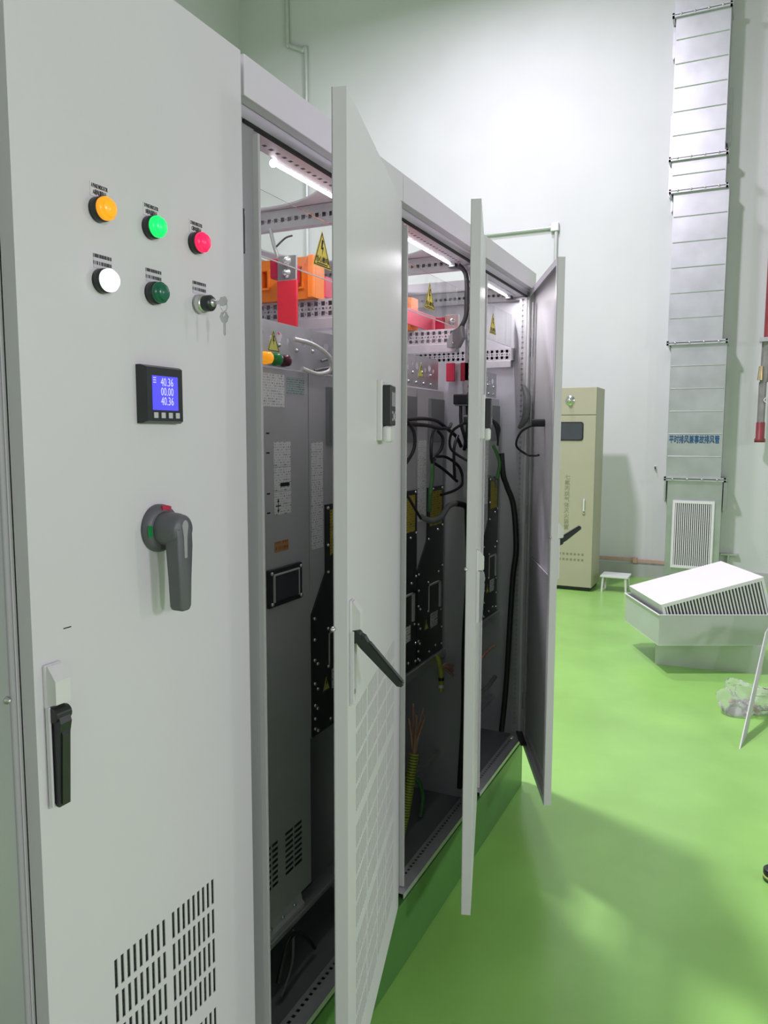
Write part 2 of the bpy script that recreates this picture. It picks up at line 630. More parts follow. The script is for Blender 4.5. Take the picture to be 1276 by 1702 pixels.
def swing_handle(d, y, ztop, lever=0.0, lever_mat='black_plastic', L=.146):
    """handle dish on the closed door centred on y; lever angle 0 = shut, + = lifted out"""
    x = XF
    base = MB()
    base.cbox(x - .001, x + .006, y - .017, y + .017, ztop - .228, ztop, .003)
    base.cbox(x, x + .011, y - .017, y - .0125, ztop - .224, ztop - .065, .0015)
    base.cbox(x, x + .011, y + .0125, y + .017, ztop - .224, ztop - .065, .0015)
    build(base, 'handle_base', 'paint', d)
    cap = MB().prism([(x + .005, ztop - .004), (x + .008, ztop - .002), (x + .024, ztop - .024), (x + .024, ztop - .060), (x + .005, ztop - .064)],
                     'y', y - .014, y + .014)
    build(cap, 'handle_cap', 'white_plastic', d)
    pz = ztop - .078
    px = x + .014
    a = math.radians(lever)
    # lever points down when shut, swings out by a about the pivot (px, pz)
    dx, dz = math.sin(a), -math.cos(a)
    nx, nz = math.cos(a), math.sin(a)

    def P(l, n):
        return (px + dx * l + nx * n, pz + dz * l + nz * n)
    lv = MB()
    lv.prism([P(-.004, -.006), P(.02, -.010), P(L * .95, -.008), P(L, -.002), P(L, .004), P(.03, .010), P(.012, .014), P(-.006, .008)],
             'y', y - .0105, y + .0105)
    lv.prism([P(.02, .008), P(L * .97, .004), P(L * .97, .007), P(.03, .013)], 'y', y - .007, y + .007)
    lv.cyl((px, y - .014, pz), (px, y + .014, pz), .0115, n=16)
    lv.box(x + .004, px, y - .011, y + .011, pz - .014, pz + .012)
    build(lv, 'handle_lever', lever_mat, d)
    build(MB().cyl((x + .008, y, ztop - .20), (x + .010, y, ztop - .20), .006, n=12), 'lock_cylinder', 'steel', d)


def nameplate(d, y, z, lines):
    build(MB().box(XF, XF + .001, y - .019, y + .019, z - .011, z + .011), 'nameplate', 'white_plastic' if lines else 'nameplate', d)
    if not lines:
        return
    mb = MB()
    for k, t in enumerate(lines):
        q = text(t, .0090, 'x', XF + .0013, (y, z + .0052 - k * .0098), .0004, bold=.00015)
        ys = [p[1] for p in q.v]
        fit = (.034 if k == 0 else .028) / (max(ys) - min(ys))
        mid = (max(ys) + min(ys)) / 2
        q.v = [(p[0], y + (p[1] - mid) * fit, p[2]) for p in q.v]
        mb.add(q.v, q.f)
    build(mb, 'nameplate_lettering', 'ink', d)


def pilot_lamp(d, y, z, lens, r=.0195, parent_lens_label=None):
    build(MB().lathe((XF, y, z), (1, 0, 0), [(0, 0), (r, 0), (r, .008), (r * .97, .013), (r * .9, .014), (r * .86, .011), (0, .011)], 28),
          'lamp_bezel', 'black_plastic', d)
    build(MB().lathe((XF, y, z), (1, 0, 0), [(r * .9, .0135), (r * .93, .016), (r * .93, .021), (r * .86, .0225), (r * .74, .0225), (r * .72, .027),
                                             (r * .62, .0285), (0, .029)], 28), 'lamp_lens', lens, d, label=parent_lens_label)


def hinge(cab, y, z, m='frame'):
    build(MB().cbox(XF - .03, XF - .004, y, y + .016, z - .045, z + .045, .002), 'hinge', m, cab)


def perforated(mb, x0, x1, yf, z0, z1, rows=1):
    """rail running front to back; its face at y = yf is punched"""
    hs = []
    p = .025
    n = int((x1 - x0 - .02) / p)
    zc = [(z0 + z1) / 2 - .002] if rows == 1 else [z1 - .014 - k * (z1 - z0 - .028) / (rows - 1) for k in range(rows)]
    for r, z in enumerate(zc):
        for i in range(n):
            x = x0 + .015 + i * p
            big = rows == 1 or r != 1
            a = .0066 if big else .0034
            hs.append((x - a, x + a, z - a, z + a))
            hs.append((x + p / 2 - .0018, x + p / 2 + .0018, z - .0018, z + .0018))
    # de-overlap: keep all holes on one lattice per row
    mb.grid(x0, x1, z0, z1, yf, yf + .002, hs, 'y')


# ---- the cabinet at the very left edge
c0 = thing('control_cabinet', (XF - .4, 0.3, ZB), 'shiny grey cabinet front at the left edge of the picture', 'cabinet')
build(MB().cbox(XB, XF - .052, -.2, .772, ZB, ZT, .004), 'body', 'paint_dark', c0)
dd = build(MB().cbox(XF - .051, XF - .027, -.18, .7605, ZB + .01, ZT - .02, .003), 'door', 'stainless', c0)
build(MB().cyl((XF - .034, .7675, ZB + .01), (XF - .034, .7675, ZT - .02), .0065, n=20), 'edge_trim', 'paint_dark', c0)
build(MB().lathe((XF - .027, .7535, 1.357), (1, 0, 0), [(.006, 0), (.006, .002), (.004, .003), (.004, .006), (.002, .008), (0, .0082)], 14), 'screw', 'steel', c0)

# ---- cabinet with the closed instrument door
c1 = thing('control_cabinet', (XF - .4, (YU[0] + YU[1]) / 2, ZB), 'grey control cabinet with closed door carrying lamps, meter and rotary switch', 'cabinet', 'row of grey control cabinets')
build(MB().box(XB, XF - .032, YU[0], YU[0] + .015, ZB, ZT), 'side_panel', 'paint', c1)
build(MB().box(XB, XF - .032, YU[1] - .015, YU[1], ZB, 2.03), 'side_panel', 'side_sheet', c1)
build(MB().box(XB, XB + .01, YU[0] + .015, YU[1] - .015, ZB, ZT - .06), 'back_panel', 'paint', c1)
build(MB().box(XB, XF - .032, YU[0] + .015, YU[1], ZT - .06, ZT - .052), 'roof', 'paint', c1)
vents1 = slots([(.917, 1.045), (1.064, 1.190)], [.843, .56])
d1 = make_door(c1, YU[1] - .010, YU[1] - YU[0] - .015, ZT, 0, vents1, 'filter')
LY = [.938, 1.055, 1.174]
nm = [("A PHASE INDICATOR", "A相电源指示"), ("B PHASE INDICATOR", "B相电源指示"), ("C PHASE INDICATOR", "C相电源指示")]
for y, l, t, lb in zip(LY, ('lamp_orange', 'lamp_green', 'lamp_red'), nm, ('glowing orange lens', 'glowing green lens', 'glowing red lens')):
    pilot_lamp(d1, y, 2.104, l, parent_lens_label=lb)
    nameplate(d1, y + .004, 2.134, t)
for y, l, t, lb in zip(LY[:2], ('lamp_white', 'lamp_off'), (None, None),
                       ('glowing white lens', 'unlit dark green lens')):
    pilot_lamp(d1, y + .002, 1.994, l, parent_lens_label=lb)
    nameplate(d1, y + .006, 2.024, t)
# key switch
ky, kz = 1.180, 1.994
nameplate(d1, ky + .004, 2.024, None)
build(MB().lathe((XF, ky, kz), (1, 0, 0), [(0, 0), (.0175, 0), (.0175, .012), (.0155, .016), (0, .016)], 28), 'key_switch_collar', 'tin', d1)
build(MB().lathe((XF, ky, kz), (1, 0, 0), [(.0135, .014), (.015, .018), (.015, .030), (.012, .034), (.008, .034), (0, .034)], 24), 'key_switch_knob', 'black_plastic', d1)
build(MB().lathe((XF, ky, kz), (1, 0, 0), [(.0078, .034), (.0078, .037), (0, .037)], 18), 'key_barrel', 'steel', d1)
kb = MB()
kb.prism([(XF + .036, kz - .003), (XF + .05, kz - .0035), (XF + .052, kz - .008), (XF + .064, kz - .006), (XF + .068, kz + .002), (XF + .064, kz + .010), (XF + .052, kz + .009), (XF + .05, kz + .0035), (XF + .036, kz + .003)],
         'y', ky - .001, ky + .001)
build(kb, 'key', 'steel', d1)
rg = MB().tube([(XF + .060 + .007 * math.cos(t), ky, kz - .008 + .009 * math.sin(t)) for t in [2 * PI * i / 14 for i in range(15)]], .0007, 6, 1)
build(rg, 'key_ring', 'steel', d1)
hk = plate_holes([(XF + .054, kz - .018), (XF + .066, kz - .018), (XF + .070, kz - .026), (XF + .066, kz - .036), (XF + .0622, kz - .038), (XF + .0622, kz - .058),
                  (XF + .060, kz - .061), (XF + .058, kz - .058), (XF + .058, kz - .038), (XF + .054, kz - .036), (XF + .050, kz - .026)],
                 [circle(XF + .060, kz - .0225, .0028, 10)], 'y', ky, .0022)
build(hk, 'hanging_key', 'steel', d1)
# panel meter
my, mz = 1.061, 1.819
mt = MB()
bz = []
for (h, e, x) in ((.050, .050, XF), (.050, .050, XF + .010), (.045, .046, XF + .020)):
    bz.append((h, e, x))
vs = []
for h, e, x in bz:
    vs += [(x, my - h, mz - e), (x, my + h, mz - e), (x, my + h, mz + e), (x, my - h, mz + e)]
fs = [(0, 1, 2, 3)] + [(k * 4 + i, k * 4 + (i + 1) % 4, k * 4 + 4 + (i + 1) % 4, k * 4 + 4 + i) for k in range(2) for i in range(4)] + [(8, 9, 10, 11)]
mt.add(vs, fs)
build(mt, 'meter_housing', 'black_plastic', d1)
build(MB().box(XF + .020, XF + .0208, my - .033, my + .032, mz - .027, mz + .032), 'meter_screen', 'screen', d1)
dg = MB()
for k, t in enumerate(("40.36", "00.00", "40.36")):
    q = text(t, .0205, 'x', XF + .0212, (my + .020, mz + .021 - k * .0165), .0004, bold=.0000, align='RIGHT', xs=.72)
    dg.add(q.v, q.f)
for k in range(3):
    dg.box(XF + .0209, XF + .0213, my - .031, my - .024, mz + .029 - k * .004, mz + .0275 - k * .004)
build(dg, 'meter_digits', 'digits', d1)
for k in range(4):
    y = my - .0265 + k * .0185
    build(MB().cbox(XF + .020, XF + .0225, y - .005, y + .005, mz - .041, mz - .031, .0008), 'meter_button', 'button', d1)
# rotary disconnect handle
ry, rz = 1.055, 1.583
build(MB().lathe((XF, ry, rz), (1, 0, 0), [(0, 0), (.043, 0), (.043, .007), (.040, .013), (.033, .016), (0, .016)], 40), 'switch_collar', 'handle_grey', d1)
for a0, a1, m in ((PI * .93, PI * 1.1, 'lamp_green'), (PI * .36, PI * .55, 'crimson')):
    arc = [(ry + rr * math.cos(a), rz + rr * math.sin(a)) for rr, aa in ((.0415, (a0, a1)), (.033, (a1, a0))) for a in [aa[0] + (aa[1] - aa[0]) * i / 8 for i in range(9)]]
    build(MB().prism(arc, 'x', XF + .0145, XF + .0172), 'position_mark', m if m == 'crimson' else 'deep_green', d1)
hb = MB()
hb.lathe((XF, ry, rz), (1, 0, 0), [(.030, .014), (.0305, .018), (.0285, .045), (.026, .056), (.022, .060), (0, .061)], 40)
lev = [(ry - .0225, rz + .004), (ry + .0225, rz + .004), (ry + .0195, rz - .03), (ry + .0155, rz - .138), (ry + .010, rz - .146), (ry - .010, rz - .146), (ry - .0155, rz - .138), (ry - .0195, rz - .03)]
bm = bmesh.new()
lo = [bm.verts.new((XF + .034, a, b)) for a, b in lev]
hi = [bm.verts.new((XF + .061, a, b)) for a, b in lev]
bm.faces.new(lo)
bm.faces.new(list(reversed(hi)))
for i in range(len(lev)):
    bm.faces.new((lo[i], lo[(i + 1) % 8], hi[(i + 1) % 8], hi[i]))
bmesh.ops.bevel(bm, geom=bm.edges[:], offset=.005, segments=3, affect='EDGES', profile=.5)
hb.frombm(bm, True)
build(hb, 'rotary_handle', 'handle_grey', d1)
tab = [(ry - .008 + .008 * (1 - math.cos(t)), rz + .006 + .011 * math.sin(t)) for t in [PI * i / 8 for i in range(9)]]
tab += [(ry + .0045, rz - .012), (ry + .0035, rz - .05), (ry - .0035, rz - .05), (ry - .0045, rz - .012)]
build(MB().prism(tab, 'x', XF + .0605, XF + .0625), 'locking_tab', 'handle_light', d1)
swing_handle(d1, .812, 1.402, 0)
build(MB().box(XF, XF + .0006, .838, .853, 1.448, 1.4496), 'scratch_mark', 'ink', d1)
hinge(c1, YU[1] - .012, 2.165, 'black_plastic')

# ---- the three open cabinets
HOLE_R = .34
DOORS = [(16.0, .765), (17.0, .765), (23.2, .725)]
CAB_LABEL = ['open grey cabinet nearest the instrument door, orange busbar holder and grey module inside',
             'open grey cabinet in the middle of the row, full of looped black cables',
             'open grey cabinet at the far end of the row, its door showing its inner side']
DO = []
CABS = []
for i in range(3):
    y0, y1 = YU[i + 1], YU[i + 2]
    c = thing('control_cabinet', (XF - .4, (y0 + y1) / 2, ZB), CAB_LABEL[i], 'cabinet', 'row of grey control cabinets')
    CABS.append(c)
    xi = XF - .034
    # front posts
    for (ya, yb) in ((y0 + .003, y0 + .082), (y1 - .040, y1 - .003)):
        near = ya < (y0 + y1) / 2
        m = MB()
        m.cbox(xi - .03, xi, ya, yb, ZB, 2.42, .002)
        build(m, 'front_post', 'frame', c)
        ys = yb if near else ya
        m = MB().cbox(xi - .002, xi + .014, ys - .006, ys + .002, ZB + .02, 2.385, .001) if near else MB().cbox(xi - .002, xi + .014, ys - .002, ys + .006, ZB + .02, 2.385, .001)
        build(m, 'sealing_lip', 'paint', c)
    # inner punched upright beside the far post, facing the opening
    m = MB()
    hs = []
    xa = -.998
    for k in range(84):
        z = ZB + .08 + k * .025
        hs.append((xa - .0055, xa + .0055, z - .0055, z + .0055))
        hs.append((xa - .0018, xa + .0018, z + .0107, z + .0143))
    m.grid(xa - .018, xa + .018, ZB + .03, 2.385, y1 - .045, y1 - .043, hs, 'y')
    m.box(xa - .018, xa - .016, y1 - .043, y1 - .016, ZB + .03, 2.385)
    build(m, 'punched_upright', 'zinc_rail', c)
    build(MB().cbox(XB + .01, XB + .05, y0 + .003, y0 + .04, ZB, 2.385, .002), 'rear_post', 'frame', c)
    build(MB().cbox(XB + .01, XB + .05, y1 - .04, y1 - .003, ZB, 2.385, .002), 'rear_post', 'frame', c)
    # header
    build(MB().cbox(XF - .03, XF, y0 + .0015, y1 - .0015, 2.43, ZT, .002), 'header_panel', 'paint', c)
    build(MB().cbox(xi - .006, xi + .006, y0 + .003, y1 - .003, 2.403, 2.43, .001), 'header_lip', 'frame', c)
    build(MB().cbox(xi - .004, xi + .006, y0 + .040, y1 - .040, 2.396, 2.403, .001), 'gasket', 'gasket', c)
    m = MB()
    hs = []
    for k in range(int((y1 - y0 - .12) / .028)):
        y = y0 + .07 + k * .028
        hs.append((xi - .047, xi - .037, y - .006, y + .006))
    m.grid(xi - .068, xi - .006, y0 + .04, y1 - .04, 2.402, 2.404, hs, 'z')
    m.box(xi - .068, xi - .066, y0 + .04, y1 - .04, 2.404, 2.44)
    build(m, 'front_rail', 'zinc_rail', c)
    # roof with its big round fan opening
    build(plate_holes([(XB, y0 + .002), (xi, y0 + .002), (xi, y1 - .002), (XB, y1 - .002)], [circle(-1.385, (y0 + y1) / 2 + .005, HOLE_R, 64)], 'z', 2.452, .006),
          'roof', 'paint', c)
    # side rails
    m = MB()
    perforated(m, XB + .05, xi - .03, y1 - .032, 2.388, 2.447, 1)
    m.box(XB + .05, xi - .03, y1 - .030, y1 - .004, 2.388, 2.390)
    m.box(XB + .05, xi - .03, y1 - .030, y1 - .004, 2.445, 2.447)
    m.box(XB + .05, xi - .03, y1 - .006, y1 - .004, 2.390, 2.445)
    m.box(xi - .032, xi - .03, y1 - .030, y1 - .006, 2.390, 2.445)
    build(m, 'side_rail', 'zinc_rail', c)
    m = MB()
    perforated(m, XB + .05, xi - .06, y1 - .040, 2.105, 2.163, 3)
    m.box(XB + .05, xi - .06, y1 - .038, y1 - .004, 2.161, 2.163)
    m.box(XB + .05, xi - .06, y1 - .006, y1 - .004, 2.105, 2.161)
    m.box(xi - .062, xi - .06, y1 - .038, y1 - .006, 2.105, 2.161)
    m.cbox(XB + .05, xi - .07, y1 - .044, y1 - .004, 2.072, 2.105, .002)
    build(m, 'busbar_rail', 'zinc_rail', c)
    # side and back sheets
    build(MB().box(XB, xi - .033, y1 - .006, y1 - .001, ZB, 2.03 if i < 2 else 2.38), 'side_panel', 'side_sheet', c)
    if i == 2:
        build(MB().box(XB, xi, y1 - .001, y1, ZB, ZT), 'end_panel', 'paint', c)
    build(MB().box(XB, XB + .008, y0 + .002, y1 - .002, ZB, 2.44), 'back_panel', 'paint', c)
    # floor sill with punched strip
    hs = []
    for k in range(int((y1 - y0 - .12) / .022)):
        y = y0 + .07 + k * .022
        hs.append((xi - .018, xi - .008, y - .0055, y + .0055))
    m = MB()
    m.grid(xi - .03, xi + .030, y0 + .042, y1 - .042, ZB + .016, ZB + .018, hs, 'z')
    m.box(xi + .028, xi + .030, y0 + .042, y1 - .042, ZB, ZB + .016)
    m.box(xi - .03, xi - .028, y0 + .042, y1 - .042, ZB, ZB + .016)
    build(m, 'sill', 'zinc_rail', c)
    build(MB().box(XB + .01, xi - .035, y0 + .003, y1 - .008, ZB, ZB + .004), 'bottom_plate', 'module_trim', c)
    # cross rails carrying the modules
    if i > 0:
        build(MB().cbox(XM - .03, XM + .015, y0 + .045, y1 - .008, .835, .868, .003), 'cross_rail', 'galv', c)
        build(MB().cbox(XM - .03, XM - .005, y0 + .045, y1 - .008, .405, .425, .002), 'cross_rail', 'galv', c)
    else:
        build(MB().cbox(XM - .03, XM + .02, y0 + .045, y1 - .008, .375, .39, .003), 'cross_rail', 'galv', c)
    hinge(c, y1 - .020, 2.165, 'frame')
    hinge(c, y1 - .020, 1.36, 'galv')
    hinge(c, y1 - .020, .42, 'frame')
    # door
    ang, wid = DOORS[i]
    yh = y1 - .010
    k = wid / .765
    gr = [(yh - s1 * k, yh - s0 * k) for (s0, s1) in ((.55, .675), (.405, .53), (.26, .385), (.115, .24))]
    d = make_door(c, yh, wid, 2.425, ang, slots(gr, [1.147, .866, .585]), 'filter_lit')
    DO.append((d, yh, wid))

for i, (d, yh, wid) in enumerate(DO):
    # handle on the free-edge side
    swing_handle(d, yh - wid + .030, 1.402, (44, 0, 128)[i], ('black_plastic', 'handle_light', 'black_plastic')[i], (.142, .146, .10)[i])
    # operator keypad
    ky = yh - wid * .495
    m = MB()
    m.cbox(XF - .001, XF + .014, ky - .04, ky + .04, 1.735, 1.885, .003)
    m.cbox(XF + .013, XF + .034, ky - .038, ky + .038, 1.73, 1.772, .008)
    build(m, 'keypad_mount', 'white_plastic', d)
    build(MB().cbox(XF + .014, XF + .036, ky - .036, ky + .036, 1.772, 1.872, .003), 'keypad', 'black_plastic', d)
    build(MB().box(XF + .036, XF + .0368, ky - .028, ky + .028, 1.82, 1.855), 'keypad_display', 'lcd', d)
    kb = MB()
    kb.lathe((XF + .036, ky + .004, 1.795), (1, 0, 0), [(.0, .0), (.008, 0), (.008, .0015), (0, .002)], 14)
    for a, b in ((-.016, .805), (-.016, .787), (.024, .805), (.024, .787)):
        kb.box(XF + .036, XF + .0375, ky + a - .004, ky + a + .004, 1 + b - .003, 1 + b + .003)
    build(kb, 'keypad_buttons', 'button', d)
    # socket on the inner side
    build(MB().cyl((XF - .002, ky, 1.80), (XF - .06, ky, 1.80), .017, n=16), 'keypad_socket', 'black_plastic', d)
    build(MB().tube([(XF - .055, ky, 1.79), (XF - .10, ky + .03, 1.76), (XF - .11, ky + .10, 1.70), (XF - .06, ky + .13, 1.66), (XF - .03, ky + .08, 1.655), (XF - .028, ky - .02, 1.66)], .005, 8),
          'keypad_lead', 'cable', d)
    build(MB().lathe((XF - .03, yh - wid + .001, 1.345), (0, -1, 0), [(.006, 0), (.006, .006), (.003, .012), (0, .013)], 12), 'latch_roller', 'steel', d)
# stay at the foot of the far door
d, yh, wid = DO[2]
m = MB()
m.prism([(XF - .05, yh - .02), (XF - .02, yh - .02), (XF - .02, yh - .19), (XF - .05, yh - .19)], 'z', .262, .268)
build(m, 'door_stay', 'black', d)

# ================================================================ things inside the cabinets
def tri_sticker(parent, y, zc, x, s, m='yellow', words=True):
    """triangular shock-hazard sticker facing +x, s = half width"""
    h = s * 1.05
    a = (y, zc + h)
    b = (y + s, zc - h * .9)
    c = (y - s, zc - h * .9)
    o = build(MB().prism([c, b, a], 'x', x, x + .0007), 'warning_sticker', m, parent)

    def ins(k):
        g = ((a[0] + b[0] + c[0]) / 3, (a[1] + b[1] + c[1]) / 3)
        return [(g[0] + (q[0] - g[0]) * k, g[1] + (q[1] - g[1]) * k) for q in (c, b, a)]
    ol = ins(.93)
    il = ins(.84)
    mb = plate_holes(ol, [il], 'x', x + .0009, .0005)
    zz = zc + h * .1
    bo = [(y - .02 * s, zz + .45 * s), (y + .14 * s, zz + .40 * s), (y + .02 * s, zz + .05 * s), (y + .15 * s, zz + .05 * s), (y - .04 * s, zz - .42 * s),
          (y + .02 * s, zz - .08 * s), (y - .13 * s, zz - .08 * s)]
    mb.prism(bo, 'x', x + .0007, x + .0012)
    if words:
        q = text("当心触电", s * .36, 'x', x + .001, (y, zc - h * .52), .0004, bold=s * .006)
        mb.add(q.v, q.f)
        mb.box(x + .0007, x + .0011, y - s * .6, y + s * .6, zc - h * .70, zc - h * .76)
    ink = build(mb, 'warning_print', 'ink', parent)
    return o


def bolts(parent, pts, big=False):
    for (x, y, z) in pts:
        put(bolt_big_me if big else bolt_me, 'bolt', parent, (x, y, z))


# LED strip lamps under the front rail
for i, lb in enumerate(('glowing LED strip above the grey module, nearest the instrument door', 'glowing LED strip above the looped cables in the middle cabinet',
                        'short glowing LED strip in the far end cabinet')):
    y0, y1 = YU[i + 1], YU[i + 2]
    t = thing('strip_lamp', (-1.06, (y0 + y1) / 2, 2.386), lb, 'lamp', 'LED strips under the cabinet roofs')
    ya, yb = y0 + .29, y1 - .09
    build(MB().cyl((-1.068, ya, 2.4015), (-1.068, yb, 2.4015), .0045, n=14), 'light_tube', 'led', t)
    build(MB().box(-1.076, -1.066, ya - .01, yb + .01, 2.4065, 2.424), 'lamp_back', 'frame', t)
    build(MB().sphere((-1.068, ya - .008, 2.400), .009, n=16), 'end_cap', 'led' if i < 2 else 'white_plastic', t)
    ll = area('lamp_light', (-1.068, (ya + yb) / 2, 2.3962), .007, yb - ya, 1.5, (1.0, .96, 1.0))
    ll.parent = t
    ll.matrix_parent_inverse = PINV[t.name]
    build(MB().cbox(-1.078, -1.046, yb + .004, yb + .035, 2.388, 2.425, .003), 'plug', 'black_plastic', t)

# clear acrylic guards with hazard stickers
TY = (1.822, 2.584, 3.33)
for i, lb in enumerate(('clear acrylic guard with yellow shock sticker before the orange busbar holder', 'clear acrylic guard with yellow shock sticker in the middle cabinet',
                        'clear acrylic guard with small yellow sticker in the far cabinet')):
    y0, y1 = YU[i + 1] + .045, YU[i + 2] - .05
    t = thing('acrylic_guard', (-1.052, (y0 + y1) / 2, 2.164), lb, 'guard', 'clear guards in the cabinets')
    build(MB().box(-1.0545, -1.051, y0, y1, 2.1665, 2.316), 'sheet', 'acrylic', t)
    build(MB().box(-1.0548, -1.0507, y0, y1, 2.1645, 2.1665), 'bottom_edge', 'acrylic_edge', t)
    tri_sticker(t, TY[i], 2.238, -1.0508, .048)

# perforated bracket plates on top of the modules
for i, lb in enumerate(('perforated grey bracket plate with three small coloured studs above the grey module', 'perforated grey bracket plate above the middle drive modules',
                        'perforated grey bracket plate above the far drive modules')):
    y0, y1 = YU[i + 1] + .05, YU[i + 2] - (.045 if i == 0 else .10)
    t = thing('bracket_plate', (XM, (y0 + y1) / 2, 1.925), lb, 'bracket', 'bracket plates above the modules')
    hl = []
    y = y0 + .03
    k = 0
    while y < y1 - .03:
        if k % 3 == 1:
            hl.append(circle(y, 1.998, .013, 16))
        else:
            hl.append(circle(y, 2.006 if k % 2 else 1.99, .006, 10, 1.5))
        y += .04
        k += 1
    build(plate_holes([(y0, 1.922), (y1, 1.922), (y1, 2.034), (y0, 2.034)], hl, 'x', XM + .002, .003), 'plate', 'galv', t)
    build(MB().box(XM - .04, XM + .0035, y0, y1, 2.034, 2.036), 'top_flange', 'galv', t)
    bl = []
    for q in range(int((y1 - y0) / .085)):
        bl.append((XM + .0035, y0 + .05 + q * .085, 1.972 + .006 * (q % 2)))
    if i:
        bl += [(XM + .0035, y0 + .07 + q * .07, 1.938) for q in range(int((y1 - y0) / .075))]
    bolts(t, bl)
    tri_sticker(t, (1.668, 2.642, 3.28)[i], (1.985, 1.985, 1.985)[i], XM + .004, .027, 'yellow_pale', False)
    if i == 0:
        for y, l in ((1.628, 'lamp_orange'), (1.672, 'deep_green'), (1.712, 'dark_red')):  # three raised coloured studs, the orange one emissive
            build(MB().lathe((XM + .003, y, 1.940), (1, 0, 0), [(.016, 0), (.016, .006), (.0145, .012), (.0145, .018), (.010, .022), (0, .0225)], 20), 'coloured_stud', l, t)

# wide grey module with the small screen
t = thing('power_module', (-1.3, 1.61, .39), 'tall grey module with printed labels and a small black screen', 'module')
hv = [(1.606 + a * .034, 1.606 + a * .034 + .029, .638 - r * .0165, .638 - r * .0165 + .010) for a in range(2) for r in range(8)]
hv += [(1.705 + a * .047, 1.705 + a * .047 + .042, .638 - r * .0165, .638 - r * .0165 + .010) for a in range(2) for r in range(8)]
m = MB().grid(1.375, 1.842, .43, 1.918, XM - .002, XM, hv, 'x')
m.box(XM - .5, XM - .002, 1.375, 1.378, .43, 1.918)
m.box(XM - .5, XM - .002, 1.839, 1.842, .43, 1.918)
m.box(XM - .5, XM - .002, 1.378, 1.839, 1.915, 1.918)
build(m, 'housing', 'module', t)
build(MB().box(XM - .02, XM - .016, 1.585, 1.83, .50, .66), 'vent_backing', 'filter', t)
build(MB().prism([(XM - .1, .43), (XM, .43), (XM + .004, .41), (XM + .012, .402), (XM + .012, .391), (XM - .1, .391)], 'y', 1.40, 1.785), 'mounting_foot', 'module', t)
bolts(t, [(XM + .004, y, .418) for y in (1.62, 1.68, 1.74)])
sc = MB().cbox(XM - .001, XM + .010, 1.628, 1.790, 1.298, 1.399, .003)
sc = build(sc, 'screen_frame', 'black_plastic', t)
build(MB().box(XM + .010, XM + .013, 1.648, 1.768, 1.314, 1.384), 'screen_glass', 'window_dark', sc)
fr = MB()
fr.box(XM + .010, XM + .0142, 1.645, 1.650, 1.312, 1.386)
fr.box(XM + .010, XM + .0142, 1.766, 1.771, 1.312, 1.386)
fr.box(XM + .010, XM + .0142, 1.650, 1.766, 1.382, 1.386)
build(fr, 'screen_bezel', 'module', sc)
bolts(t, [(XM + .010, y, z) for y in (1.638, 1.780) for z in (1.308, 1.389)])
for k, (ya, yb, za, zb, mm) in enumerate(((1.596, 1.722, 1.820, 1.904, 'sticker'), (1.735, 1.822, 1.857, 1.900, 'sticker_dim'), (1.670, 1.750, 1.665, 1.730, 'sticker'),
                                         (1.670, 1.750, 1.600, 1.663, 'sticker'), (1.670, 1.750, 1.538, 1.598, 'sticker'), (1.668, 1.735, 1.440, 1.468, 'sticker_orange'))):
    build(MB().box(XM, XM + .0008, ya, yb, za, zb), 'printed_label', mm, t)
ar = MB()
for (y, z) in ((1.687, 1.562),):
    ar.box(XM + .0008, XM + .0013, y - .012, y + .012, z - .0015, z + .0015)
    ar.box(XM + .0008, XM + .0013, y - .0012, y + .0012, z - .018, z + .018)
    ar.prism([(y - .005, z + .010), (y + .005, z + .010), (y, z + .019)], 'x', XM + .0008, XM + .0013)
    ar.prism([(y - .005, z - .010), (y, z - .019), (y + .005, z - .010)], 'x', XM + .0008, XM + .0013)
ar.box(XM + .0008, XM + .0013, 1.698, 1.742, 1.612, 1.622)
build(ar, 'label_symbols', 'ink', t)
for z in (1.75, 1.70, 1.595, 1.545):
    build(MB().box(XM, XM + .0006, 1.636, 1.650, z, z + .004), 'cable_tie_slot', 'ink', t)


